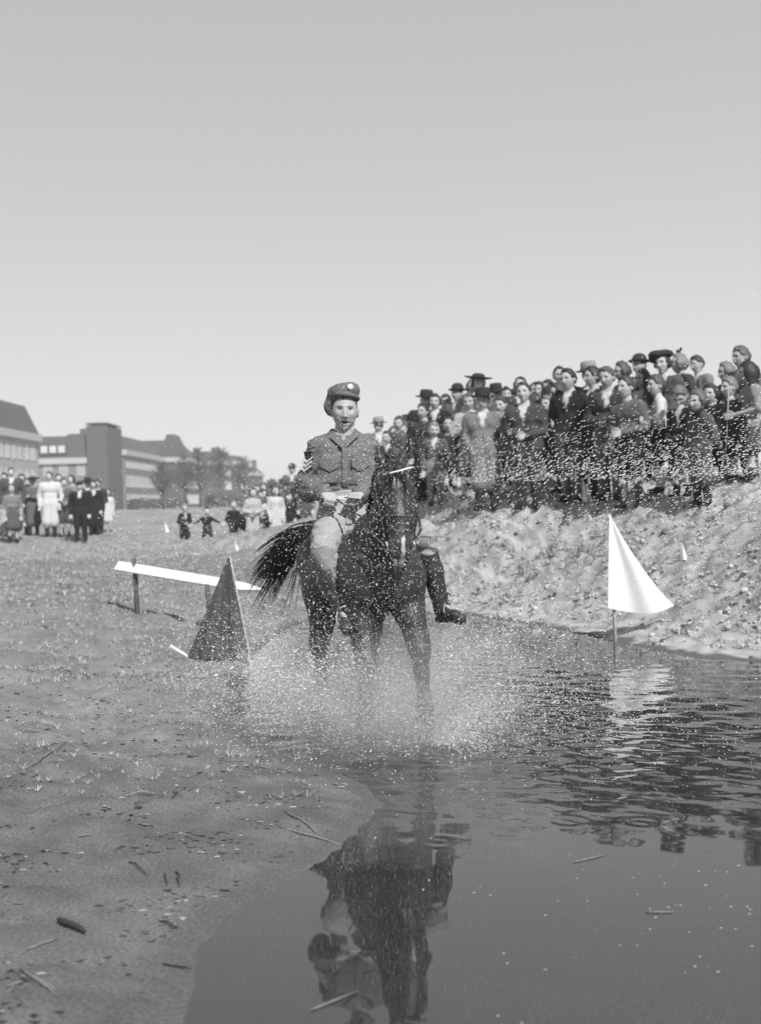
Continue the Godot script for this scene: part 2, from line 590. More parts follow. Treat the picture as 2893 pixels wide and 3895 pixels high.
func build_ground():
	rough_noise.seed = 11
	rough_noise.frequency = 1.0
	rough_noise.fractal_octaves = 3
	var xs := axis(-500.0, 500.0, -4.2, 5.2, 0.054, 1.10)
	var zs := PackedFloat32Array()
	var z := 6.0
	while z > -700.0:
		zs.append(z)
		z -= maxf(0.05, (0.0085 if z > -42.0 else 0.05) * absf(z))
	var nx := xs.size()
	var nz := zs.size()
	var v := PackedVector3Array()
	v.resize(nx * nz)
	var col := PackedColorArray()
	col.resize(nx * nz)
	for j in nz:
		for i in nx:
			var x := xs[i]
			var zz := zs[j]
			var h := height(x, zz)
			v[j * nx + i] = Vector3(x, h, zz)
			# dry bank, trodden grass, and wet mud in ragged patches
			var n1 := rough_noise.get_noise_2d(x * 0.7 + 9.0, zz * 0.7)
			var n2 := rough_noise.get_noise_2d(x * 3.1, zz * 3.1 + 20.0)
			var right := smoothstep(-0.3, 1.2, x + n2 * 0.4 + (zz + 15.0) * 0.02)
			var c := lerpf(0.285, 0.50, right)
			if zz < -22.0: c = 0.38
			var mud := smoothstep(-7.6, -5.8, zz + n1 * 1.6 - n2 * 0.5) * (1.0 - right)
			c = lerpf(c, 0.185, mud)
			var n3 := rough_noise.get_noise_2d(x * 8.0 + 3.0, zz * 8.0)
			c *= 1.0 + 0.28 * n1 + 0.26 * n2 + lerpf(0.15, 0.60, right) * n3
			if last_sd < 0.10 + 0.10 * n2 + 0.06 * n1 and last_sd > -3.0: c = minf(c, 0.16 + 0.02 * n2)
			col[j * nx + i] = Color(c, c, c)
	var n := PackedVector3Array()
	n.resize(nx * nz)
	for j in nz:
		for i in nx:
			var a := v[j * nx + maxi(i - 1, 0)]
			var b := v[j * nx + mini(i + 1, nx - 1)]
			var c := v[maxi(j - 1, 0) * nx + i]
			var d := v[mini(j + 1, nz - 1) * nx + i]
			n[j * nx + i] = (b - a).cross(d - c).normalized() * -1.0
			if n[j * nx + i].y < 0: n[j * nx + i] = -n[j * nx + i]
	var idx := PackedInt32Array()
	for j in nz - 1:
		for i in nx - 1:
			var a := j * nx + i
			idx.append_array(PackedInt32Array([a, a + nx, a + 1, a + 1, a + nx, a + nx + 1]))
	var m := StandardMaterial3D.new()
	m.resource_name = "soil"
	m.vertex_color_use_as_albedo = true
	m.albedo_texture = noise_tex("soil", 0.055, 0.66, 1.0, 6, 1024)
	m.uv1_triplanar = true
	m.uv1_world_triplanar = true
	m.uv1_scale = Vector3.ONE * 0.9
	m.roughness = 0.93
	m.metallic_specular = 0.35
	m.heightmap_enabled = true
	m.heightmap_texture = m.albedo_texture
	m.heightmap_scale = 1.6
	var o := part("ground", arrays(v, n, idx, col), m, self)
	tag(o, "rough grey meadow, mud and earth bank around the ditch", "ground", "", "structure")

func build_water():
	fn.seed = 5
	fn.frequency = 1.0
	fn.fractal_octaves = 3
	var v := PackedVector3Array()
	var xs := PackedFloat32Array()
	var x := -1.7
	while x < 4.9:
		xs.append(x)
		x += 0.026
	var zs := PackedFloat32Array()
	var z := -1.1
	while z > -15.4:
		zs.append(z)
		z -= maxf(0.022, 0.0045 * absf(z))
	var ring := [[Vector2(-0.55, -8.0), 0.0], [Vector2(0.15, -7.1), 1.3], [Vector2(2.15, -6.6), 0.4], [Vector2(2.75, -6.9), 2.0]]
	for zz in zs:
		for xx in xs:
			var p := Vector2(xx, zz)
			var r := p.distance_to(Vector2(-0.1, -7.6))
			var edge := zz + 0.22 * fn.get_noise_2d(xx * 1.3, 4.0) - maxf(xx - 0.7, 0.0) * 0.42
			var rough := smoothstep(-4.6, -6.3, edge)
			var chop := rough * (0.0026 - 0.0010 * smoothstep(0.6, 1.6, xx) + 0.012 * exp(-r * r * 0.35))
			var h := chop * (fn.get_noise_2d(xx * 3.2, zz * 5.0) * 1.2 + fn.get_noise_2d(xx * 9.0 + 30.0, zz * 13.0) * 0.55)
			for q in ring:
				var d := p.distance_to(q[0])
				h += rough * 0.004 * exp(-d * 0.7) * sin(d * 20.0 + q[1])
			h += 0.00035 * fn.get_noise_2d(xx * 2.0, zz * 2.5)
			for q in [Vector2(1.45, -5.3), Vector2(1.62, -5.5), Vector2(1.05, -5.15), Vector2(0.75, -5.2), Vector2(0.2, -4.95), Vector2(0.5, -5.05), Vector2(1.9, -5.2)]:
				var d := p.distance_to(q)
				if d < 0.14: h += 0.0022 * cos(d * 75.0) * (1.0 - d / 0.14)
			v.append(Vector3(xx, h, zz))
	var idx := PackedInt32Array()
	var nx := xs.size()
	for j in zs.size() - 1:
		for i in nx - 1:
			var a := j * nx + i
			idx.append_array(PackedInt32Array([a, a + nx, a + 1, a + 1, a + nx, a + nx + 1]))
	var n := smooth_normals(v, idx)
	for k in n.size():
		if n[k].y < 0.0: n[k] = -n[k]
	var m := StandardMaterial3D.new()
	m.resource_name = "murky_water"
	m.albedo_color = g(0.030)
	m.roughness = 0.03
	m.metallic_specular = 0.70
	var o := part("water", arrays(v, n, idx), m, self)
	tag(o, "murky ditch water, rippled by the horse and mirror smooth in front", "water", "", "structure")

# ---------------------------------------------------------------- the street of houses beyond the meadow
# a building: footprint from lo to hi (x, z), eave height, ridge height, roof kind
func building(called: String, label: String, x0: float, x1: float, z0: float, z1: float, base: float, eave: float, top: float, wall: Material, roof_kind: String) -> Node3D:
	var o := thing(called, label, "building", Vector3(x0, base, z0), 0.0, "houses along the far street")
	var w := x1 - x0
	var d := z1 - z0
	var st := st_new()
	abox(st, Vector3(0, 0, 0), Vector3(w, eave - base, d))
	part("wall", st_done(st), wall, o)
	st = st_new()
	abox(st, Vector3(-0.4, eave - base - 0.55, -0.4 if d > 0 else 0.4), Vector3(w + 0.4, eave - base + 0.25, d + (0.4 if d > 0 else -0.4)))
	if called != "stair_tower": part("cornice", st_done(st), mats.cornice, o)
	var rise := top - eave
	var y := eave - base + 0.25
	st = st_new()
	st.set_smooth_group(-1)
	var in_x := minf(w * 0.42, rise * 0.9)
	var in_z := d * 0.5
	if roof_kind == "long": in_z = signf(d) * 0.6
	if roof_kind == "hip": in_z = signf(d) * minf(absf(d) * 0.45, rise * 3.2)
	if roof_kind == "steep": in_x = rise * 0.35; in_z = signf(d) * rise * 0.3
	var p := [Vector3(-0.2, y, 0), Vector3(w + 0.2, y, 0), Vector3(w + 0.2, y, d), Vector3(-0.2, y, d), Vector3(in_x, y + rise, in_z), Vector3(w - in_x, y + rise, in_z), Vector3(w - in_x, y + rise, d - in_z), Vector3(in_x, y + rise, d - in_z)]
	for f in [[0, 1, 5, 4], [1, 2, 6, 5], [2, 3, 7, 6], [3, 0, 4, 7], [4, 5, 6, 7]]: quad(st, p[f[0]], p[f[1]], p[f[2]], p[f[3]])
	part("roof", st_done(st), mats.slate, o)
	return o

# windows on the side that looks east (+x) or towards the camera (+z): white frames with panes
func windows(o: Node3D, side: String, plane: float, u0: float, u1: float, count: int, rows: Array, wide: float, tall: float):
	for y in rows:
		for k in count:
			var u := lerpf(u0, u1, (k + 0.5) / count)
			var st := st_new()
			var c := Vector3(plane + 0.03, y, u) if side == "x" else Vector3(u, y, plane + 0.03)
			var a := Vector3(0, 0, wide / 2) if side == "x" else Vector3(wide / 2, 0, 0)
			var nrm := Vector3(0.05, 0, 0) if side == "x" else Vector3(0, 0, 0.05)
			var up := Vector3(0, tall / 2, 0)
			for s in [-1.0, 1.0]:
				box(st, c + a * s * 0.9, a * 0.1, up, nrm)
				box(st, c + up * s * 0.93, a * 0.8, up * 0.07, nrm)
			box(st, c, a * 0.06, up * 0.86, nrm * 0.9)
			box(st, c + up * 0.25, a * 0.8, up * 0.04, nrm * 0.8)
			var f := part("window", st_done(st), mats.white_paint, o)
			st = st_new()
			box(st, c - nrm * 0.3, a * 0.8, up * 0.86, nrm * 0.3)
			part("pane", st_done(st), mats.curtain if (k * 7 + int(y * 3)) % 5 != 0 else mats.pane, f)

func bare_tree(at: Vector3, tall: float, seed_: int, label: String):
	var o := thing("bare_tree", label, "tree", at, 0.0, "bare trees in front of the houses")
	rng.seed = seed_
	var st := st_new()
	var tw := st_new()
	tube(st, [Vector3.ZERO, Vector3(0.05, tall * 0.35, 0), Vector3(-0.05, tall * 0.75, 0.05), Vector3(0, tall, 0)], [tall * 0.022, tall * 0.017, tall * 0.009, 0.01], 6)
	for k in 70:
		var y := tall * rng.randf_range(0.28, 0.95)
		var a := rng.randf() * TAU
		var l := (tall - y) * 0.5 + tall * 0.06
		var d := Vector3(cos(a), rng.randf_range(0.5, 1.1), sin(a)).normalized()
		var p0 := Vector3(0, y, 0)
		var p1 := p0 + d * l * 0.5
		var p2 := p0 + d * l + Vector3(0, l * 0.15, 0)
		tube(tw, [p0, p1, p2], [tall * 0.008, tall * 0.005, 0.012], 4)
		for q in 9:
			var s := p0.lerp(p2, rng.randf_range(0.3, 1.0))
			var e := s + Vector3(rng.randf_range(-1, 1), rng.randf_range(0.2, 1.2), rng.randf_range(-1, 1)) * l * 0.35
			tube(tw, [s, e], [0.02, 0.008], 3)
	part("trunk", st_done(st), mats.bark, o)
	part("crown", st_done(tw), mats.bark, o)

func shrub(called: String, label: String, at: Vector3, size: Vector3, count: int, seed_: int, m: Material):
	var o := thing(called, label, "hedge" if size.z > 4 * size.x else "bush", at)
	rng.seed = seed_
	var st := st_new()
	st.set_smooth_group(-1)
	for k in count:
		var d := Vector3(rng.randf_range(-1, 1), rng.randf_range(0, 1), rng.randf_range(-1, 1))
		if size.z < 4 * size.x and Vector3(d.x, d.y, d.z).length() > 1.0: continue
		var p := d * size * Vector3(0.5, 1, 0.5)
		p.y *= 0.85 + 0.2 * sin(p.z * 1.3) * cos(p.x * 1.7)
		var a := Vector3(rng.randf_range(-1, 1), rng.randf_range(-1, 1), rng.randf_range(-1, 1)).normalized() * rng.randf_range(0.15, 0.32)
		var b := a.cross(Vector3(rng.randf(), rng.randf(), rng.randf())).normalized() * a.length()
		quad(st, p - a, p + b, p + a, p - b)
	part("foliage", st_done(st), m, o)
	st = st_new()
	for k in 5:
		var x := (k - 2) * size.x * 0.12
		tube(st, [Vector3(x * 0.3, 0, (k - 2) * size.z * 0.18), Vector3(x, size.y * 0.7, (k - 2) * size.z * 0.2)], [0.06, 0.02], 4)
	part("stem", st_done(st), mats.bark, o)

func build_town():
	mat("cornice", 0.42, 0.9)
	mat("slate", 0.115, 0.85, noise_tex("slate", 0.03, 0.7, 1.0), 0.4)
	mat("white_paint", 0.55, 0.6)
	mat("curtain", 0.30, 0.5)
	mat("pane", 0.05, 0.08)
	mat("bark", 0.08, 0.95)
	mat("hedge_leaf", 0.07, 0.9)
	var brick := mat("far_brick", 0.24, 0.95, noise_tex("brick_wall", 0.02, 0.8, 1.0), 0.2)
	var pale := mat("pale_plaster", 0.42, 0.95, noise_tex("plaster", 0.02, 0.85, 1.0), 0.2)
	var dark := mat("dark_brick", 0.125, 0.95, noise_tex("dark_wall", 0.02, 0.75, 1.0), 0.2)
	var b := 0.5
	# the corner house nearest the meadow
	var o := building("corner_house", "pale corner house with dark hipped roof, nearest the meadow crowd", -52.0, -38.5, -140.0, -112.0, b, 9.4, 12.6, pale, "steep")
	windows(o, "x", 13.5, 1.0, 27.0, 11, [7.0, 4.2, 1.6], 1.25, 1.7)
	windows(o, "z", 28.0, 1.0, 12.5, 6, [7.0, 4.2, 1.6], 1.2, 1.7)
	# end house facing the meadow, with a dormer
	o = building("gabled_house", "brick house with broad dark roof and triple dormer", -56.0, -38.3, -184.0, -169.0, b, 7.85, 10.9, brick, "steep")
	windows(o, "z", 15.0, 1.0, 14.0, 6, [6.0, 3.1], 1.1, 1.6)
	windows(o, "z", 15.0, 14.6, 17.3, 2, [6.0, 3.1], 1.0, 1.6)
	var st := st_new()
	abox(st, Vector3(9.6, 8.15, 12.4), Vector3(13.4, 9.5, 15.1))
	var dm := part("dormer", st_done(st), mats.slate, o)
	for k in 3:
		st = st_new()
		abox(st, Vector3(9.9 + 1.2 * k, 8.35, 15.1), Vector3(10.8 + 1.2 * k, 9.3, 15.18))
		part("dormer_window", st_done(st), mats.white_paint, dm)
	# square tower
	o = building("stair_tower", "square dark brick tower with flat top", -39.75, -36.9, -178.0, -168.5, b, 12.4, 12.6, dark, "long")
	# the long terrace
	o = building("long_terrace", "long three-storey brick terrace with pale cornice and white window rows", -47.0, -36.6, -206.0, -178.2, b, 9.2, 11.7, brick, "long")
	windows(o, "x", 10.4, 0.6, 27.4, 12, [7.2, 4.4, 1.7], 1.25, 1.75)
	for k in 4:
		st = st_new()
		abox(st, Vector3(3.4, 10.4, 3.0 + 7.0 * k), Vector3(4.4, 12.3 if k % 2 else 11.9, 4.0 + 7.0 * k))
		part("chimney", st_done(st), dark, o)
	# further houses
	o = building("domed_gable_house", "brick house with rounded bell gable above the terrace end", -44.0, -33.5, -230.0, -212.0, b, 9.2, 12.2, dark, "long")
	windows(o, "x", 10.5, 0.8, 17.0, 9, [7.2, 4.4, 1.7], 1.2, 1.7)
	st = st_new()
	st.set_smooth_group(-1)
	var gp := [Vector2(-2.3, 0), Vector2(-2.2, 1.6), Vector2(-1.5, 2.6), Vector2(-0.8, 4.0), Vector2(0.7, 4.0), Vector2(1.4, 2.8), Vector2(2.1, 1.6), Vector2(2.3, 0)]
	for k in gp.size() - 1:
		for zz in [[0.0, -6.0]]:
			var a := Vector3(8.4 + gp[k].x * 0.8, 8.9 + gp[k].y, 18.1)
			var c := Vector3(8.4 + gp[k + 1].x * 0.8, 8.9 + gp[k + 1].y, 18.1)
			quad(st, a, c, Vector3(c.x, 8.8, 18.1), Vector3(a.x, 8.8, 18.1))
			quad(st, a, c, c + Vector3(0, 0, -6), a + Vector3(0, 0, -6))
	part("bell_gable", st_done(st), mats.slate, o)
	st = st_new()
	abox(st, Vector3(7.2, 8.2, 18.05), Vector3(9.8, 8.75, 18.2))
	part("gable_band", st_done(st), mats.white_paint, o)
	o = building("flat_roofed_house", "dark house with a stepped flat roof beyond the bell gable", -40.0, -29.6, -248.0, -236.0, b, 9.2, 11.1, dark, "steep")
	windows(o, "x", 10.4, 1.0, 11.0, 6, [7.0, 4.3, 1.7], 1.2, 1.7)
	for k in 2:
		st = st_new()
		abox(st, Vector3(4.5 + 3.4 * k, 10.2, 10.0), Vector3(5.4 + 3.4 * k, 11.6, 11.0))
		part("chimney", st_done(st), dark, o)
	o = building("plain_terrace_house", "low dark terrace house farthest but one along the street", -36.0, -28.0, -262.0, -249.0, b, 9.6, 10.7, dark, "long")
	windows(o, "x", 8.0, 1.0, 12.0, 6, [7.0, 4.3, 1.7], 1.2, 1.7)
	o = building("end_house", "small grey house with thin chimney at the far end of the street", -33.0, -26.4, -280.0, -266.0, b, 7.6, 8.9, dark, "hip")
	st = st_new()
	abox(st, Vector3(5.6, 7.0, 12.6), Vector3(6.5, 10.0, 13.6))
	part("chimney", st_done(st), dark, o)
	shrub("hedge", "low clipped hedge along the foot of the long terrace", Vector3(-33.6, b, -190.0), Vector3(1.6, 1.7, 44.0), 5200, 21, mats.hedge_leaf)
	shrub("round_bush", "leafless grey bush behind the spectators at the far end", Vector3(-10.4, 0.6, -120.0), Vector3(4.6, 3.2, 3.0), 2600, 23, mats.hedge_leaf)
	shrub("ragged_hedge", "ragged dark hedge across the far meadow", Vector3(-24.0, 0.5, -205.0), Vector3(1.8, 2.2, 60.0), 5200, 25, mats.hedge_leaf)
	bare_tree(Vector3(-26.6, 0.6, -152.0), 6.2, 31, "thin young tree before the end of the long terrace")
	bare_tree(Vector3(-25.6, 0.6, -176.0), 8.6, 32, "bare spreading tree before the bell gable")
	bare_tree(Vector3(-24.4, 0.6, -190.0), 9.4, 33, "bare tree before the stepped flat roof")
	bare_tree(Vector3(-28.6, 0.6, -182.0), 8.0, 35, "bare tree before the last windows of the long terrace")
	bare_tree(Vector3(-21.5, 0.6, -196.0), 8.2, 34, "bare tree before the low dark terrace house")

# ---------------------------------------------------------------- the crowd
var head_near := {}
var head_far := {}
var hand_near := {}
var hair_near := {}
var hats := {}

func prepare_people():
	head_far = head_data(26, 0.0, 1.3)  # crowd eyes enlarged so their dark colour includes painted brow shadow
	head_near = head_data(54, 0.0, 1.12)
	for s in [-1, 1]: hand_near[s] = sdf(hand_bones(s, 0.55), 0.0062, 0.006)
	for k in ["short", "wave", "long", "thin"]:
		for q in 3: hair_near[k + str(q)] = hair_mesh(k, 30, 3 + q * 7)
	hats["fedora"] = lathe([Vector2(0, 0.105), Vector2(0.045, 0.118), Vector2(0.078, 0.112), Vector2(0.088, 0.07), Vector2(0.093, 0.02), Vector2(0.095, 0.0), Vector2(0.135, -0.008), Vector2(0.152, 0.004), Vector2(0.154, 0.009), Vector2(0.135, -0.002), Vector2(0.094, 0.008), Vector2(0.0, 0.006)], 22, 1.18)
	hats["bowler"] = lathe([Vector2(0, 0.118), Vector2(0.04, 0.113), Vector2(0.073, 0.088), Vector2(0.09, 0.045), Vector2(0.093, 0.0), Vector2(0.122, 0.0), Vector2(0.134, 0.014), Vector2(0.136, 0.019), Vector2(0.12, 0.007), Vector2(0.093, 0.008), Vector2(0.0, 0.006)], 22, 1.18)
	hats["brim"] = lathe([Vector2(0, 0.088), Vector2(0.05, 0.083), Vector2(0.08, 0.06), Vector2(0.09, 0.0), Vector2(0.15, 0.012), Vector2(0.185, 0.03), Vector2(0.187, 0.035), Vector2(0.15, 0.02), Vector2(0.09, 0.008), Vector2(0.0, 0.004)], 22, 1.1)
	hats["cap"] = mesh_of(sdf([[Vector3(-0.03, 0.03, 0.0), Vector3(0.03, 0.03, 0.0), 0.075, 0.075, 0, Vector3(1, 1.9, 0.86)], [Vector3(-0.04, 0.005, 0.085), Vector3(0.04, 0.005, 0.085), 0.035, 0.035, 0, Vector3(1, 3.0, 1)], [Vector3(0, 0.02, -0.05), Vector3(0, 0.02, 0.05), 0.08, 0.08, 0, Vector3(1, 2.2, 1)]], 0.011, 0.02))
	hats["beret"] = mesh_of(sdf([[Vector3(-0.05, 0.045, 0.0), Vector3(0.03, 0.065, 0.0), 0.105, 0.09, 0, Vector3(1, 1.8, 0.9)], [Vector3(-0.10, 0.0, 0.02), Vector3(-0.08, 0.03, 0.0), 0.05, 0.07, 0]], 0.012, 0.03))
	hats["bow"] = mesh_of(sdf([[Vector3(0, 0.03, 0), Vector3(-0.04, 0.055, 0), 0.008, 0.024, 0, Vector3(1, 1, 1.6)], [Vector3(0, 0.03, 0), Vector3(0.04, 0.055, 0), 0.008, 0.024, 0, Vector3(1, 1, 1.6)]], 0.007, 0.008))

func cloth_mat() -> StandardMaterial3D:
	if mats.has("clothes"): return mats.clothes
	var m := StandardMaterial3D.new()
	m.resource_name = "clothes"
	m.vertex_color_use_as_albedo = true
	m.albedo_texture = noise_tex("weave", 0.03, 0.72, 1.0, 4, 512)
	m.uv1_triplanar = true
	m.uv1_scale = Vector3.ONE * 2.5
	m.roughness = 0.95
	m.metallic_specular = 0.3
	mats["clothes"] = m
	return m

func person(e: Array, number: int):
	var groups := ["spectators on the bank", "spectators across the meadow", "children out on the meadow", "spectators at the foot of the bank"]
	rng.seed = 900 + number
	var x: float = e[0]
	var z: float = e[1]
	var y := height(x, z, false) + 0.015
	var H: float = clampf(e[2] - y, 0.85, 1.95)
	var kind: String = e[3]
	var outfit: String = e[4]
	var hat: String = e[8]
	var pose: String = e[9]
	var far := z < -30.0
	if pose == "down" and rng.randf() < 0.45: pose = ["clasp", "pocket", "folded"][rng.randi() % 3]
	# facing the rider
	var look := Vector2(-0.6, rng.randf_range(-14.5, -9.0)) if z > -30.0 else Vector2(-0.6, -10.0)
	var turn := atan2(look.x - x, look.y - z) + rng.randf_range(-0.3, 0.3)
	var o := thing("person", e[10], "person", Vector3(x, y, z), turn, groups[e[11]])
	var hh := lerpf(0.225, 0.252, clampf((H - 1.1) / 0.6, 0.0, 1.0))
	var hs := hh / 0.23
	var wide := 1.14 if kind == "m" else 1.0 if kind == "w" else 1.02
	var sy := H - hh - 0.030 * H
	var hip := 0.5 * H if kind in ["m", "w"] else 0.475 * H
	var lean := rng.randf_range(-0.01, 0.02) * H
	var sway := rng.randf_range(-0.012, 0.012) * H
	var T := Vector3(1, 1, 1.3)
	var b := []
	var bare := outfit in ["dress", "shorts"]
	# legs
	for s in [-1.0, 1.0]:
		var spread := 0.052 * H + rng.randf() * 0.012 * H
		var fwd: float = rng.randf_range(-0.025, 0.03) * H
		if pose == "run": fwd = s * 0.14 * H; spread = 0.08 * H
		var hp := Vector3(s * 0.05 * H * wide, hip, 0)
		var kn := Vector3(s * spread, 0.272 * H, fwd * 0.6 + 0.012 * H)
		var an := Vector3(s * spread * 1.05, 0.045 * H, fwd - 0.012 * H)
		if pose == "run" and s < 0: an += Vector3(0, 0.02 * H, -0.05 * H)
		var toe := an + Vector3(s * 0.02 * H, -0.022 * H, 0.085 * H)
		var leg := 0 if bare else 2
		var thick := 0.037 if bare else 0.044
		b.append([hp, kn, 0.058 * H * wide, thick * H, 2 if outfit != "overcoat" else 1])
		if outfit == "shorts":
			b.append([hp, hp.lerp(kn, 0.72), 0.062 * H, 0.055 * H, 2])
			b.append([hp.lerp(kn, 0.72), kn, 0.036 * H, 0.034 * H, 0])
		if bare:
			var sock := kn.lerp(an, 0.35 if rng.randf() < 0.5 else 0.75)
			b.append([kn, sock, 0.033 * H, 0.031 * H, 0])
			b.append([sock, an, 0.032 * H, 0.024 * H, 6])
		else:
			b.append([kn, an, thick * H, 0.034 * H, leg])
		b.append([an + Vector3(0, -0.012 * H, 0), toe, 0.027 * H, 0.021 * H, 3, Vector3(1, 1.15, 1)])
	# trunk
	b.append([Vector3(-0.042 * H * wide, hip + 0.025 * H, 0), Vector3(0.042 * H * wide, hip + 0.025 * H, 0), 0.075 * H * wide, 0.075 * H * wide, 2 if outfit in ["shorts", "trousers"] else 1, T])
	var wst := hip + 0.13 * H
	b.append([Vector3(-0.035 * H + sway, wst, lean * 0.5), Vector3(0.035 * H + sway, wst, lean * 0.5), 0.068 * H * wide, 0.068 * H * wide, 1, T])
	b.append([Vector3(-0.052 * H * wide + sway, sy - 0.085 * H, lean), Vector3(0.052 * H * wide + sway, sy - 0.085 * H, lean), 0.073 * H * wide, 0.073 * H * wide, 1, T])
	b.append([Vector3(-0.088 * H * wide + sway, sy - 0.03 * H, lean), Vector3(0.088 * H * wide + sway, sy - 0.03 * H, lean), 0.044 * H, 0.044 * H, 1])
	b.append([Vector3(sway, sy - 0.01 * H, lean), Vector3(sway, sy + 0.04 * H, lean + 0.012 * H), 0.036 * H, 0.033 * H, 0])
	if outfit == "overcoat":
		var hem: float = 0.24 * H
		for s in [-1.0, 1.0]: b.append([Vector3(s * 0.04 * H, hip + 0.06 * H, 0), Vector3(s * 0.052 * H, hem, 0.01 * H), 0.066 * H, 0.082 * H, 1, Vector3(1, 1, 1.12)])
	if outfit == "suit":
		for s in [-1.0, 1.0]: b.append([Vector3(s * 0.042 * H, hip + 0.05 * H, 0.0), Vector3(s * 0.046 * H, hip - 0.05 * H, 0.005 * H), 0.067 * H, 0.07 * H, 1, Vector3(1, 1, 1.15)])
	if outfit == "dress":
		for s in [-1.0, 1.0]: b.append([Vector3(s * 0.03 * H, hip + 0.08 * H, 0), Vector3(s * 0.05 * H, 0.30 * H, 0.01 * H), 0.066 * H, 0.092 * H, 2, Vector3(1, 1, 1.1)])
	if hat == "scarf": b.append([Vector3(-0.03 * H, sy + 0.02 * H, 0.02 * H), Vector3(0.03 * H, sy + 0.02 * H, 0.02 * H), 0.04 * H, 0.04 * H, 11])
	# arms
	var hands := []
	for s in [-1.0, 1.0]:
		var sh := Vector3(s * 0.112 * H * wide + sway, sy - 0.035 * H, lean)
		var el := Vector3(s * (0.145 + rng.randf() * 0.015) * H * wide, sy - 0.205 * H, lean - 0.02 * H)
		var wr := Vector3(s * 0.135 * H * wide, sy - 0.36 * H, lean + 0.045 * H)
		match pose:
			"clasp":
				el = Vector3(s * 0.155 * H, sy - 0.20 * H, -0.01 * H); wr = Vector3(s * 0.035 * H, sy - 0.235 * H, 0.135 * H)
			"folded":
				el = Vector3(s * 0.16 * H, sy - 0.185 * H, 0.03 * H); wr = Vector3(-s * 0.05 * H, sy - 0.165 * H + s * 0.015 * H, 0.125 * H)
			"pocket":
				el = Vector3(s * 0.175 * H, sy - 0.20 * H, -0.03 * H); wr = Vector3(s * 0.10 * H, sy - 0.33 * H, 0.05 * H)
			"run":
				el = sh + Vector3(s * 0.11 * H, -0.07 * H, 0.02 * H); wr = el + Vector3(s * 0.12 * H, -0.06 * H, 0.06 * H * s)
		b.append([sh, el, 0.042 * H * wide, 0.035 * H, 1])
		var short_sleeve: bool = outfit == "dress" and rng.randf() < 0.5
		b.append([el, wr, 0.034 * H if not short_sleeve else 0.026 * H, 0.024 * H if not short_sleeve else 0.019 * H, 0 if short_sleeve else 1])
		hands.append([s, wr, (wr - el).normalized()])
	var d := sdf(b, 0.028 if not far else 0.042, 0.03 * H)
	# shirt fronts and open collars
	if outfit == "suit" or (outfit in ["overcoat", "trousers", "shorts"] and number % 3 == 0):
		for k in d.v.size():
			var q: Vector3 = d.v[k]
			var t := (q.y - (sy - 0.13 * H)) / (0.13 * H)
			if d.r[k] == 1 and t > 0.0 and t < 1.5 and q.z > lean - 0.01 and absf(q.x - sway) < 0.038 * H * t: d.r[k] = 4
	if not far: wrinkle(d, Vector3(9, 5, 9), 0.009 * H, number)
	for hnd in hands:
		if pose == "pocket": continue
		var dn: Vector3 = -hnd[2]
		var ux := dn.cross(Vector3(0, 0, 1)).normalized()
		if ux.length() < 0.5: ux = Vector3.RIGHT
		var uz := ux.cross(dn)
		append_to(d, hand_near[int(-hnd[0])], Transform3D(Basis(ux, dn, uz).scaled_local(Vector3.ONE * hs * 0.98), hnd[1]))
	# head
	var hc := Vector3(sway, H - hh * 0.5, lean + 0.022 * H)
	var tilt := Basis.from_euler(Vector3(rng.randf_range(-0.05, 0.22), rng.randf_range(-0.35, 0.35), rng.randf_range(-0.1, 0.1)))
	if e[10].contains("bowing"): tilt = Basis.from_euler(Vector3(0.75, 0.4, 0))
	var ht := Transform3D(tilt.scaled_local(Vector3(1.07, 1.0, 1.03) * hs), hc)
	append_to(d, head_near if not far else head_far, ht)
	var skin := rng.randf_range(0.48, 0.60)
	var top: float = e[5]
	if top < 0.09 and number % 4 == 1: top *= 2.0
	var bottom: float = e[6]
	var hair: float = e[7]
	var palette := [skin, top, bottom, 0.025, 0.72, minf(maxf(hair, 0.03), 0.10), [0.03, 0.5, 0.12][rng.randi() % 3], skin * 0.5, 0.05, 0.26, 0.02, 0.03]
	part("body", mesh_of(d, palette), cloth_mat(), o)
	# hair and hats
	var style := "short"
	if kind in ["w", "g"]: style = "wave"
	if hat == "long": style = "long"
	var hat_on: bool = hats.has(hat.get_slice("_", 0))
	if hat_on and hat != "bow": style = "wave" if kind == "w" else "thin"
	var hm := part("hair", hair_near[style + str(rng.randi() % 3)], hair_mat(hair), o)
	hm.transform = ht
	if hat_on:
		var cm := mat("felt_grey", 0.22, 0.95) if hat == "fedora_grey" else mat("felt_black", 0.018, 0.9)
		var c := part("hat", hats[hat.get_slice("_", 0)], cm, o)
		var up := 0.052 if hat != "bow" else 0.115
		c.transform = ht * Transform3D(Basis.from_euler(Vector3(rng.randf_range(-0.12, 0.1), rng.randf() * 0.6, rng.randf_range(-0.12, 0.12))), Vector3(0, up, -0.004))
		if hat == "fedora_grey":
			var band := part("hat_band", lathe([Vector2(0.0945, 0.03), Vector2(0.0965, 0.028), Vector2(0.0975, 0.006), Vector2(0.0955, 0.003)], 22, 1.18), mat("ribbon", 0.04, 0.6), c)
			band.name = "hat_band"
	if e[10].contains("holding a stick"):
		var st := st_new()
		tube(st, [hands[0][1] + Vector3(0, -0.5, 0.1), hands[0][1] + Vector3(0.02, 0.28, 0.05)], [0.006, 0.007], 6)
		var w := part("walking_stick", st_done(st), mat("stick_wood", 0.3, 0.7), self)
		w.transform = o.transform
		tag(w, "thin pale stick held by the dark-haired girl", "stick")
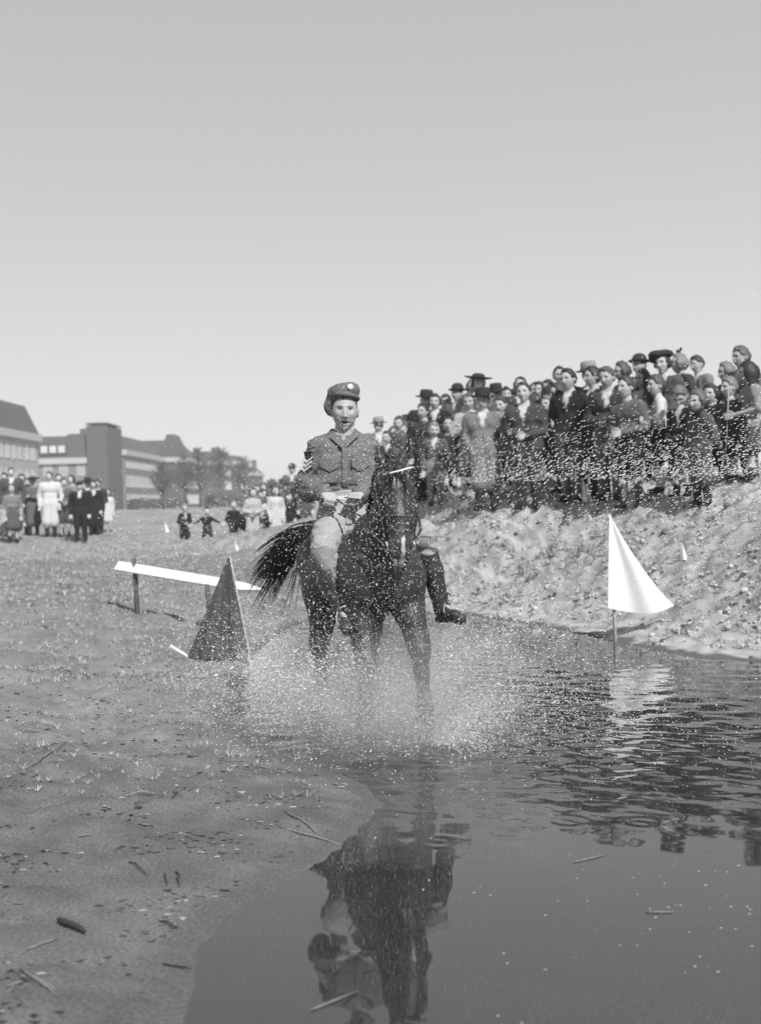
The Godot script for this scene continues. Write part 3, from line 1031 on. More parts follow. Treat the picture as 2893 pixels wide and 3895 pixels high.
	if e[10].contains("bow tie"):
		var bt := part("bow_tie", hats["bow"], mat("felt_black", 0.018, 0.9), o)
		bt.transform = Transform3D(Basis.from_euler(Vector3(0.2, 0, PI)).scaled(Vector3.ONE * 0.8), Vector3(sway, sy + 0.035, lean + 0.075))
	return H

func hair_mat(v: float) -> StandardMaterial3D:
	var key := "hair_%d" % int(v * 100)
	return mat(key, v, 0.6, noise_tex("strands", 0.05, 0.5, 1.0, 3, 256), 7.0, 0.3)

const CROWD := [
	[2.79, -18.83, 3.31, "m", "suit", 0.050, 0.050, 0.040, "", "down", "man whose dark parted hair shows behind the man in black jacket", 0],
	[2.46, -15.85, 2.97, "m", "suit", 0.018, 0.150, 0.030, "", "down", "tall dark-haired man in short black jacket and grey trousers", 0],
	[2.76, -16.14, 3.05, "m", "suit", 0.050, 0.030, 0.050, "fedora_grey", "down", "man in pale grey banded fedora and dark suit", 0],
	[2.83, -15.25, 2.92, "b", "trousers", 0.070, 0.170, 0.120, "", "clasp", "teenage boy in dark pullover and light grey trousers with hands clasped", 0],
	[3.27, -16.34, 3.10, "w", "dress", 0.200, 0.100, 0.100, "", "down", "woman with curled brown hair behind cropped-haired boy", 0],
	[3.83, -18.10, 3.35, "m", "suit", 0.040, 0.040, 0.030, "bowler", "down", "man in round black hat behind the girl in white blouse", 0],
	[3.42, -15.98, 2.96, "g", "dress", 0.600, 0.100, 0.050, "long", "down", "girl with long dark hair and white blouse", 0],
	[2.96, -14.65, 2.74, "b", "shorts", 0.160, 0.030, 0.070, "", "clasp", "boy with cropped hair in grey pullover and black shorts", 0],
	[3.33, -14.60, 2.75, "b", "shorts", 0.700, 0.030, 0.100, "", "folded", "boy in white shirt with bow tie, arms folded", 0],
	[3.64, -15.66, 3.12, "w", "overcoat", 0.050, 0.050, 0.040, "beret", "down", "woman in large black beret and dark coat", 0],
	[4.05, -16.40, 3.19, "g", "dress", 0.060, 0.060, 0.300, "bow", "down", "fair-haired girl with dark bow on top of her head", 0],
	[4.70, -18.08, 3.34, "m", "suit", 0.240, 0.080, 0.050, "", "down", "bareheaded man in light grey jacket with open white collar", 0],
	[3.45, -14.10, 2.58, "b", "shorts", 0.030, 0.050, 0.200, "", "down", "fair-haired boy in black jacket bowing his head", 0],
	[3.53, -13.58, 2.48, "g", "overcoat", 0.120, 0.050, 0.150, "scarf", "pocket", "child in grey coat with dark scarf at the neck", 0],
	[4.19, -15.44, 2.70, "g", "overcoat", 0.030, 0.030, 0.050, "", "down", "girl in black coat behind child with scarf", 0],
	[4.47, -15.76, 3.00, "w", "dress", 0.100, 0.080, 0.250, "", "down", "woman with wavy light hair behind fair boy in grey sweater", 0],
	[4.11, -14.38, 2.68, "b", "shorts", 0.100, 0.040, 0.280, "", "pocket", "fair boy in grey sweater with white shirt collar", 0],
	[4.35, -14.70, 3.07, "b", "trousers", 0.080, 0.080, 0.140, "", "down", "boy whose tousled head rises above the dark-haired girl", 0],
	[4.18, -13.90, 2.81, "g", "dress", 0.300, 0.090, 0.025, "long", "down", "dark-haired girl in pale cardigan and white collar holding a stick", 0],
	[2.78, -15.63, 2.97, "m", "suit", 0.060, 0.040, 0.040, "", "down", "man mostly hidden between grey fedora and teenage boy", 0],
	[2.67, -19.97, 3.19, "m", "suit", 0.050, 0.050, 0.050, "", "down", "man with bare high forehead beside the woman in headscarf", 0],
	[2.68, -19.22, 3.15, "w", "overcoat", 0.060, 0.060, 0.050, "scarf", "down", "woman with dark headscarf tied under her chin", 0],
	[2.39, -16.24, 2.83, "w", "overcoat", 0.100, 0.100, 0.060, "", "down", "woman in grey coat close behind black-jacketed man", 0],
	[2.29, -16.67, 2.70, "b", "shorts", 0.050, 0.050, 0.250, "", "down", "blond boy low in the crowd beside the suited man", 0],
	[1.60, -19.36, 3.28, "w", "overcoat", 0.200, 0.200, 0.050, "brim", "down", "woman in wide black brimmed hat standing highest among the hats", 0],
	[1.51, -19.79, 3.25, "w", "overcoat", 0.350, 0.300, 0.150, "", "down", "woman in pale coat next to wide-brimmed hat", 0],
	[1.97, -20.50, 3.19, "m", "suit", 0.050, 0.050, 0.040, "fedora", "down", "man in black fedora with white shirt front", 0],
	[2.18, -20.88, 3.20, "m", "suit", 0.140, 0.080, 0.040, "", "down", "dark-haired man in grey suit beside black fedora", 0],
	[1.77, -17.64, 2.79, "b", "shorts", 0.040, 0.040, 0.080, "", "down", "small boy peering between two men in suits", 0],
	[2.38, -21.21, 3.20, "m", "suit", 0.060, 0.060, 0.040, "cap", "down", "man in flat dark cap with pale scarf", 0],
	[2.22, -19.20, 3.20, "w", "overcoat", 0.080, 0.080, 0.040, "", "down", "woman with rolled dark hair behind capped man", 0],
	[1.94, -16.18, 2.84, "m", "suit", 0.090, 0.050, 0.050, "", "clasp", "man in dark tweed suit with open white shirt collar", 0],
	[2.60, -20.37, 3.22, "m", "suit", 0.050, 0.050, 0.060, "", "down", "round-faced man just behind the tweed-suited man", 0],
	[1.43, -16.65, 2.79, "m", "overcoat", 0.240, 0.050, 0.060, "fedora_side", "pocket", "man in long pale overcoat and black hat, stooping", 0],
	[0.91, -21.58, 3.07, "w", "overcoat", 0.050, 0.050, 0.040, "", "down", "woman whose dark hair frames her face behind black felt hat", 0],
	[0.85, -21.04, 3.16, "m", "suit", 0.040, 0.040, 0.040, "fedora", "down", "man in black felt hat at the crowd's high edge", 0],
	[0.96, -20.69, 3.10, "w", "overcoat", 0.030, 0.030, 0.040, "", "down", "pale-faced woman in black coat beside black felt hat", 0],
	[0.76, -20.35, 2.92, "b", "trousers", 0.030, 0.030, 0.030, "", "down", "black-haired youth in black jacket below the felt hat", 0],
	[1.15, -21.27, 3.14, "m", "suit", 0.220, 0.100, 0.050, "", "down", "man in light grey jacket with swept-back dark hair", 0],
	[1.35, -20.95, 3.25, "m", "overcoat", 0.140, 0.100, 0.030, "bowler", "down", "man in black bowler hat and grey coat", 0],
	[1.36, -18.42, 2.91, "w", "dress", 0.500, 0.100, 0.120, "", "folded", "woman in white blouse with arms folded beside overcoat man", 0],
	[0.76, -22.05, 2.81, "w", "dress", 0.050, 0.050, 0.040, "", "down", "dark-haired girl below black-haired youth", 0],
	[0.87, -19.34, 2.55, "b", "trousers", 0.120, 0.260, 0.300, "", "down", "fair youth in grey jacket and pale trousers below the crowd edge", 0],
	[1.12, -19.61, 2.64, "b", "shorts", 0.050, 0.050, 0.040, "", "down", "boy with thick dark hair beside fair youth in grey", 0],
	[0.43, -23.67, 2.94, "w", "overcoat", 0.250, 0.200, 0.060, "", "down", "woman with pale coat and hair swept high", 0],
	[0.56, -23.00, 2.93, "m", "suit", 0.120, 0.080, 0.040, "cap", "down", "man in crumpled dark cap and grey jacket", 0],
	[0.28, -24.58, 2.80, "w", "dress", 0.300, 0.100, 0.080, "", "down", "woman in pale blouse near crumpled cap", 0],
	[0.01, -24.90, 2.98, "m", "suit", 0.150, 0.080, 0.050, "fedora_grey", "down", "man in grey soft hat highest at the thin end of the crowd", 0],
	[0.18, -23.38, 2.65, "b", "shorts", 0.050, 0.050, 0.050, "", "down", "boy in dark jersey below the grey soft hat", 0],
	[-10.91, -36.00, 2.42, "m", "suit", 0.200, 0.120, 0.030, "", "down", "dark-haired man at the end of the meadow crowd", 1],
	[-10.51, -35.34, 2.56, "m", "suit", 0.100, 0.100, 0.040, "", "down", "tall man rising behind the meadow crowd", 1],
	[-10.46, -36.21, 2.38, "w", "overcoat", 0.300, 0.300, 0.030, "", "down", "woman with thick black hair in pale coat", 1],
	[-9.74, -32.78, 2.02, "w", "dress", 0.250, 0.120, 0.060, "", "down", "woman in light frock in front of the meadow crowd", 1],
	[-10.09, -35.98, 2.28, "m", "overcoat", 0.080, 0.050, 0.050, "brim", "down", "person in long dark grey coat and dark hat", 1],
	[-9.41, -35.28, 2.39, "m", "overcoat", 0.720, 0.050, 0.080, "", "down", "person in long white coat", 1],
	[-9.63, -37.00, 2.37, "m", "suit", 0.120, 0.080, 0.040, "", "down", "man in grey suit next to long white coat", 1],
	[-9.04, -35.42, 2.20, "b", "shorts", 0.140, 0.100, 0.050, "", "clasp", "boy in grey jersey with bare legs beside white coat", 1],
	[-8.92, -35.78, 2.29, "w", "dress", 0.300, 0.200, 0.040, "", "down", "woman in pale blouse and grey skirt among dark coats", 1],
	[-8.20, -33.84, 2.08, "m", "suit", 0.030, 0.030, 0.030, "cap", "down", "man in black cap and black jacket", 1],
	[-8.76, -37.00, 2.20, "m", "suit", 0.030, 0.030, 0.030, "fedora", "down", "man in black hat behind the black cap", 1],
	[-8.46, -36.50, 2.14, "w", "overcoat", 0.030, 0.030, 0.040, "", "down", "woman in black coat beside two dark hats", 1],
	[-8.51, -37.30, 2.18, "m", "suit", 0.030, 0.030, 0.040, "", "down", "bareheaded man in black at crowd end facing the meadow", 1],
	[-8.41, -34.60, 1.84, "b", "shorts", 0.030, 0.120, 0.060, "", "clasp", "boy in black pullover and grey shorts with striped scarf", 1],
	[-8.82, -40.00, 1.93, "g", "dress", 0.700, 0.650, 0.060, "", "down", "girl in white dress standing apart", 1],
	[-10.18, -33.58, 1.64, "g", "dress", 0.500, 0.500, 0.100, "", "down", "small child in white pinafore", 1],
	[-9.92, -33.87, 1.66, "b", "shorts", 0.200, 0.100, 0.100, "", "down", "small boy in light jersey beside white pinafore", 1],
	[-5.23, -33.00, 1.39, "g", "overcoat", 0.030, 0.030, 0.300, "", "down", "child in long black coat standing alone on the grass", 2],
	[-4.49, -32.01, 1.29, "b", "shorts", 0.025, 0.060, 0.080, "", "run", "boy in black jersey running with arms spread", 2],
	[-3.92, -33.00, 1.43, "b", "shorts", 0.025, 0.050, 0.300, "", "down", "fair boy in black jersey and dark socks", 2],
	[-3.60, -32.67, 1.33, "b", "shorts", 0.025, 0.030, 0.050, "", "down", "boy in black jersey with pale bare legs", 2],
	[-3.32, -32.09, 1.74, "w", "overcoat", 0.500, 0.450, 0.100, "", "down", "woman in whitish coat with bare head", 3],
	[-3.91, -39.54, 1.92, "w", "dress", 0.300, 0.150, 0.050, "", "down", "woman with round pale face behind white blouses", 3],
	[-3.77, -39.89, 1.98, "m", "suit", 0.100, 0.060, 0.050, "", "down", "man in grey jacket between two women", 3],
	[-3.35, -34.65, 1.68, "b", "shorts", 0.040, 0.040, 0.050, "", "down", "boy in dark jersey before the whitish coat", 3],
	[-2.94, -32.52, 1.58, "g", "dress", 0.700, 0.080, 0.050, "", "down", "girl in white blouse and dark skirt", 3],
	[-2.72, -32.18, 1.77, "w", "overcoat", 0.600, 0.550, 0.100, "", "down", "woman in long cream coat bending to the slope", 3],
	[-3.16, -40.00, 2.11, "m", "suit", 0.040, 0.040, 0.040, "cap", "down", "man in dark suit and flat cap beside the tall round hat", 3],
	[-2.92, -39.32, 2.16, "m", "suit", 0.030, 0.030, 0.040, "", "down", "bareheaded man in black suit below the tall round hat", 3],
	[-2.54, -36.00, 2.43, "m", "suit", 0.150, 0.080, 0.040, "bowler", "down", "tall man in round hat standing above the others", 3],
	[-2.41, -32.73, 1.59, "b", "trousers", 0.030, 0.030, 0.050, "", "down", "boy in black standing on the slope edge", 3],
	[-2.20, -33.60, 2.04, "w", "overcoat", 0.040, 0.040, 0.040, "", "down", "woman in black coat highest on the slope of this group", 3],
	[-1.98, -32.80, 1.94, "b", "shorts", 0.120, 0.100, 0.060, "", "down", "boy in grey with pale legs beside the slope", 3],
]

func build_crowd():
	prepare_people()
	for k in CROWD.size(): person(CROWD[k], k)

# ---------------------------------------------------------------- the horse
const SPOT := Vector3(-0.175, 0.0, -7.75)
const FWD := Vector3(0.242, 0.0, 0.970)
const SIDE := Vector3(0.970, 0.0, -0.242)

func hp(u: float, v: float, w := 0.0) -> Vector3:
	return FWD * u + Vector3(0.05, v, 0) + SIDE * w

func build_horse():
	var o := thing("horse", "wet black horse with white snip cantering through the ditch water", "horse", SPOT)
	var b := []
	# trunk
	b.append([hp(0.46, 0.96), hp(0.10, 0.90), 0.235, 0.262, 0])
	b.append([hp(0.10, 0.90), hp(-0.38, 0.93), 0.262, 0.25, 0])
	b.append([hp(-0.38, 0.93), hp(-0.68, 0.98), 0.25, 0.215, 0])
	b.append([hp(0.34, 1.18), hp(0.05, 1.08), 0.085, 0.12, 0])
	b.append([hp(-0.45, 1.10), hp(-0.78, 1.05), 0.14, 0.13, 0])
	for s in [-1.0, 1.0]:
		b.append([hp(0.52, 0.92, s * 0.11), hp(0.40, 1.08, s * 0.10), 0.155, 0.12, 0])
		b.append([hp(0.58, 0.86, s * 0.085), hp(0.60, 0.98, s * 0.07), 0.13, 0.12, 0])
		b.append([hp(-0.62, 0.98, s * 0.12), hp(-0.50, 0.80, s * 0.13), 0.185, 0.165, 0])
	# neck
	b.append([hp(0.46, 1.06, 0.03), hp(0.62, 1.30, 0.055), 0.185, 0.13, 0])
	b.append([hp(0.62, 1.28, 0.055), hp(0.755, 1.48, 0.015), 0.13, 0.090, 0])
	b.append([hp(0.36, 1.17, 0.01), hp(0.69, 1.475, 0.03), 0.07, 0.06, 0])
	# head
	var head := []
	head.append([hp(0.785, 1.525), hp(0.865, 1.465), 0.078, 0.088, 0])
	for s in [-1.0, 1.0]:
		head.append([hp(0.79, 1.43, s * 0.038), hp(0.865, 1.35, s * 0.030), 0.086, 0.058, 0])
		head.append([hp(0.865, 1.45, s * 0.058), hp(0.885, 1.42, s * 0.062), 0.042, 0.038, 0])
		head.append([hp(0.885, 1.40, s * 0.050), hp(0.935, 1.24, s * 0.024), 0.026, 0.024, 0])
		head.append([hp(0.955, 1.125, s * 0.034), hp(0.962, 1.095, s * 0.032), 0.038, 0.034, 1])
	head.append([hp(0.875, 1.46), hp(0.930, 1.28), 0.078, 0.060, 0])
	head.append([hp(0.930, 1.28), hp(0.955, 1.13), 0.060, 0.056, 0])
	head.append([hp(0.945, 1.13), hp(0.952, 1.095), 0.056, 0.050, 1])
	head.append([hp(0.83, 1.36), hp(0.905, 1.12), 0.062, 0.040, 0])
	head.append([hp(0.915, 1.095), hp(0.925, 1.08), 0.038, 0.034, 0])
	# ears, pricked
	for s in [-1.0, 1.0]:
		head.append([hp(0.80, 1.575, s * 0.05), hp(0.79, 1.615, s * 0.068), 0.026, 0.024, 0])
		head.append([hp(0.79, 1.615, s * 0.068), hp(0.775, 1.665, s * 0.078), 0.024, 0.008, 0])
	var all := b.duplicate()
	# legs: joints from elbow or stifle to hoof, radii
	var legs := [
		[[hp(0.50, 0.78, -0.14), 0.115], [hp(0.60, 0.52, -0.135), 0.060], [hp(0.63, 0.44, -0.13), 0.056], [hp(0.50, 0.16, -0.13), 0.036], [hp(0.47, 0.10, -0.13), 0.045], [hp(0.50, 0.01, -0.13), 0.036], [hp(0.52, -0.10, -0.13), 0.056]],
		[[hp(0.52, 0.78, 0.14), 0.115], [hp(0.74, 0.58, 0.14), 0.062], [hp(0.79, 0.52, 0.14), 0.056], [hp(0.84, 0.22, 0.145), 0.036], [hp(0.84, 0.15, 0.145), 0.045], [hp(0.88, 0.05, 0.145), 0.036], [hp(0.91, -0.05, 0.145), 0.056]],
		[[hp(-0.45, 0.74, -0.15), 0.135], [hp(-0.62, 0.50, -0.15), 0.068], [hp(-0.70, 0.42, -0.15), 0.060], [hp(-0.66, 0.16, -0.15), 0.040], [hp(-0.655, 0.08, -0.15), 0.047], [hp(-0.61, -0.02, -0.15), 0.037], [hp(-0.59, -0.13, -0.15), 0.058]],
		[[hp(-0.40, 0.72, 0.15), 0.135], [hp(-0.46, 0.48, 0.15), 0.068], [hp(-0.52, 0.40, 0.15), 0.060], [hp(-0.34, 0.14, 0.15), 0.040], [hp(-0.32, 0.07, 0.15), 0.047], [hp(-0.25, -0.02, 0.15), 0.037], [hp(-0.22, -0.12, 0.15), 0.058]]]
	for l in legs:
		for k in l.size() - 1:
			all.append([l[k][0], l[k + 1][0], l[k][1], l[k + 1][1], 2 if k == 5 else 0])
	var d := sdf(all, 0.019, 0.05)
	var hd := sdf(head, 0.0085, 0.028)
	# the snip between the nostrils and a dim star on the forehead, with painted sheen down the face
	var nose := hp(0.99, 1.105, 0.005)
	for k in hd.v.size():
		var q: Vector3 = hd.v[k]
		var e := q - nose
		var across := e.dot(SIDE)
		if q.dot(FWD) > 0.94 and absf(across + 0.004) < 0.011 and e.y > -0.075 and e.y < 0.075 - absf(across) * 1.5: hd.r[k] = 3
		if q.dot(FWD) > 0.87 and absf(across + 0.006) < 0.014 + 0.006 * sin(q.y * 30.0) and q.y > 1.2 and q.y < 1.47: hd.r[k] = 6  # sheen along the front of the face, put into the coat colour
		if q.dot(FWD) > 0.9 and (q - hp(0.95, 1.465, -0.006)).length() < 0.032: hd.r[k] = 4
		for s in [-1.0, 1.0]:
			if (q - hp(0.992, 1.112, s * 0.036)).length() < 0.016: hd.r[k] = 5
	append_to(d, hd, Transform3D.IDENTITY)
	var coat := StandardMaterial3D.new()
	coat.resource_name = "wet_coat"
	coat.vertex_color_use_as_albedo = true
	coat.albedo_texture = noise_tex("coat", 0.04, 0.6, 1.0, 4, 512)
	coat.uv1_triplanar = true
	coat.uv1_scale = Vector3(3, 1.2, 3)
	coat.roughness = 0.5
	coat.heightmap_enabled = true
	coat.heightmap_texture = coat.albedo_texture
	coat.heightmap_scale = 0.9
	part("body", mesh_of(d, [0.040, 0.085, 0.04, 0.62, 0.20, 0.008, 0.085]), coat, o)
	for s in [-1.0, 1.0]:
		var e := SphereMesh.new()
		e.radius = 0.019; e.height = 0.038; e.radial_segments = 18; e.rings = 10
		part("eye", e, mat("horse_eye", 0.006, 0.06), o, hp(0.896, 1.428, s * 0.083))
	# mane, forelock and tail as strands
	rng.seed = 77
	var hair := mat("horse_hair", 0.012, 0.5)
	var st := st_new()
	for k in 150:
		var t := rng.randf()
		var root := hp(0.44, 1.255, 0.03).lerp(hp(0.75, 1.575, 0.01), t) + SIDE * rng.randf_range(-0.012, 0.012)
		var l := rng.randf_range(0.10, 0.19)
		var out := -1.0 if rng.randf() < 0.72 else 1.0
		var p1 := root + SIDE * out * l * 0.35 + Vector3(0, 0.035, 0) - FWD * 0.02
		var p2 := root + SIDE * out * l * 0.52 + Vector3(0, -l * 0.35, 0) - FWD * rng.randf_range(0.02, 0.08)
		var p3 := root + SIDE * out * l * 0.58 + Vector3(0, -l * 0.85, 0) - FWD * rng.randf_range(0.02, 0.10)
		tube(st, [root, p1, p2, p3], [0.010, 0.009, 0.007, 0.002], 4, 0.5)
	part("mane", st_done(st), hair, o)
	st = st_new()
	for k in 26:
		var root := hp(0.81, 1.60, rng.randf_range(-0.04, 0.04))
		var w := rng.randf_range(-0.07, 0.05)
		tube(st, [root, hp(0.885, 1.585, w * 0.7), hp(0.955, 1.53, w), hp(0.965, 1.53 - rng.randf_range(0.04, 0.12), w * 1.1)], [0.008, 0.008, 0.006, 0.0015], 4, 0.5)
	part("forelock", st_done(st), hair, o)
	st = st_new()
	var root0 := hp(-0.86, 1.10)
	for k in 340:
		var a := rng.randfn(0.0, 1.0)
		var c := rng.randfn(0.0, 1.0)
		var root := root0 + Vector3(rng.randf_range(-0.03, 0.03), rng.randf_range(-0.04, 0.03), 0)
		var reach := rng.randf_range(0.35, 0.9)
		var cv := [root, root + Vector3(-0.15 + 0.03 * a, 0.13 + 0.03 * c, -0.15), root + Vector3(-0.32 + 0.045 * c, 0.0 + 0.05 * a, -0.20 + 0.04 * c)]
		cv.append(cv[2] + Vector3(-0.22 + 0.05 * c, -0.36 + 0.07 * a, -0.02 + 0.05 * c) * reach)
		var pts := []
		var rad := []
		for q in 11:
			var t := q / 10.0
			pts.append((cv[0] as Vector3).bezier_interpolate(cv[1], cv[2], cv[3], t) + Vector3(sin(t * 5.0 + a) * 0.006, cos(t * 4.0 + c) * 0.006, 0))
			rad.append(lerpf(0.011, 0.0015, t * t))
		tube(st, pts, rad, 4, 0.7)
	part("tail", st_done(st), hair, o)
	build_tack(o)

func strap(st: SurfaceTool, pts: Array, w := 0.011):
	var r := []
	for p in pts: r.append(w)
	tube(st, pts, r, 6, 0.45)

func build_tack(_horse: Node3D):
	var leather := mat("tack_leather", 0.035, 0.45)
	var o := thing("bridle", "dark leather bridle with white browband and reins on the horse", "bridle", SPOT)
	var st := st_new()
	strap(st, [hp(0.925, 1.515, -0.075), hp(0.95, 1.522, -0.045), hp(0.962, 1.532, 0), hp(0.945, 1.545, 0.055), hp(0.905, 1.552, 0.095)], 0.013)
	part("browband", st_done(st), mat("white_leather", 0.58, 0.7), o)
	for s in [-1.0, 1.0]:
		st = st_new()
		strap(st, [hp(0.775, 1.61, s * 0.03), hp(0.80, 1.57, s * 0.09), hp(0.86, 1.50, s * 0.112), hp(0.865, 1.40, s * 0.108), hp(0.90, 1.24, s * 0.088), hp(0.93, 1.13, s * 0.076)], 0.010)
		part("cheek_strap", st_done(st), leather, o)
		st = st_new()
		var c := hp(0.935, 1.115, s * 0.078)
		var ringp := []
		for k in 13: ringp.append(c + Vector3(0, sin(TAU * k / 12) * 0.028, 0) + FWD * cos(TAU * k / 12) * 0.028)
		strap(st, ringp, 0.005)
		part("bit_ring", st_done(st), mat("steel", 0.5, 0.25), o)
		st = st_new()
		if s < 0: strap(st, [c, hp(0.80, 1.22, -0.16), hp(0.62, 1.28, -0.13), hp(0.45, 1.30, -0.14), Vector3(-0.085, 1.385, 0.285)], 0.009)
		else: strap(st, [c, hp(0.84, 1.20, 0.15), hp(0.66, 1.32, 0.185), hp(0.42, 1.34, 0.15), Vector3(-0.04, 1.395, 0.285)], 0.009)
		part("rein", st_done(st), leather, o)
	st = st_new()
	strap(st, [hp(0.86, 1.29, -0.10), hp(0.975, 1.285, -0.05), hp(0.998, 1.283, 0), hp(0.975, 1.285, 0.05), hp(0.86, 1.29, 0.10)], 0.011)
	part("noseband", st_done(st), leather, o)
	# saddle
	var sd := thing("saddle", "worn leather riding saddle with blanket under the rider", "saddle", SPOT)
	var bones := [[hp(0.16, 1.20), hp(-0.20, 1.205), 0.075, 0.10, 0], [hp(0.20, 1.24), hp(0.16, 1.21), 0.05, 0.06, 0], [hp(-0.24, 1.23), hp(-0.28, 1.25), 0.09, 0.06, 0]]
	for s in [-1.0, 1.0]:
		bones.append([hp(0.10, 1.15, s * 0.13), hp(0.16, 0.98, s * 0.262), 0.05, 0.03, 0])
		bones.append([hp(0.0, 1.15, s * 0.15), hp(0.06, 0.96, s * 0.268), 0.05, 0.03, 0])
	part("seat", mesh_of(sdf(bones, 0.014, 0.05)), mat("saddle_leather", 0.075, 0.45, noise_tex("leather", 0.05, 0.7, 1.0), 4.0, 0.3), sd)
	var bl := []
	for s in [-1.0, 1.0]:
		bl.append([hp(0.22, 1.14, s * 0.12), hp(-0.32, 1.16, s * 0.14), 0.055, 0.055, 0])
		bl.append([hp(0.20, 0.98, s * 0.232), hp(-0.30, 1.0, s * 0.24), 0.03, 0.03, 0])
	part("blanket", mesh_of(sdf(bl, 0.016, 0.10)), mat("blanket_wool", 0.10, 0.95), sd)
	for s in [-1.0, 1.0]:
		st = st_new()
		var foot := Vector3(-0.035, 0.645, 0.60) if s < 0 else Vector3(0.60, 0.655, 0.33)
		var topp := hp(0.10, 1.0, s * 0.29)
		strap(st, [topp, topp.lerp(foot, 0.5) + SIDE * s * 0.01, foot + Vector3(0, 0.13, 0)], 0.013)
		part("stirrup_leather", st_done(st), leather, sd)
		st = st_new()
		var ringp := []
		for k in 13: ringp.append(foot + Vector3(sin(TAU * k / 12) * 0.062, 0.05 + cos(TAU * k / 12) * 0.075, 0.0))
		strap(st, ringp, 0.008)
		part("stirrup", st_done(st), mat("steel", 0.5, 0.25), sd)

# ---------------------------------------------------------------- the rider
func patch(bones: Array, k: float, outline: Callable, x0: float, x1: float, cols: int, rows: int, lift: float, z_from := 0.5) -> ArrayMesh:
	# a thin piece of cloth laid on the front of the field; outline(t) gives [top, bottom] heights at t
	var st := st_new()
	st.set_smooth_group(1)
	var p := []
	for i in cols + 1:
		var t := float(i) / cols
		var yy: Array = outline.call(t)
		var line := []
		for j in rows + 1:
			var q := Vector3(lerpf(x0, x1, t), lerpf(yy[0], yy[1], float(j) / rows), z_from)
			for step in 40:
				var d := field(bones, q, k)
				if d < 0.001: break
				q.z -= d * 0.8
			line.append(q)
		p.append(line)
	for i in cols:
		for j in rows:
			var up := Vector3(0, 0, lift)
			quad(st, p[i][j] + up, p[i + 1][j] + up, p[i + 1][j + 1] + up, p[i][j + 1] + up)
	st.set_smooth_group(-1)
	var rim := []
	for i in cols + 1: rim.append(p[i][0])
	for j in range(1, rows + 1): rim.append(p[cols][j])
	for i in range(cols - 1, -1, -1): rim.append(p[i][rows])
	for j in range(rows - 1, 0, -1): rim.append(p[0][j])
	for q in rim.size():
		var a: Vector3 = rim[q]
		var b2: Vector3 = rim[(q + 1) % rim.size()]
		quad(st, a + Vector3(0, 0, lift), b2 + Vector3(0, 0, lift), b2 - Vector3(0, 0, 0.012), a - Vector3(0, 0, 0.012))
	return st_done(st)

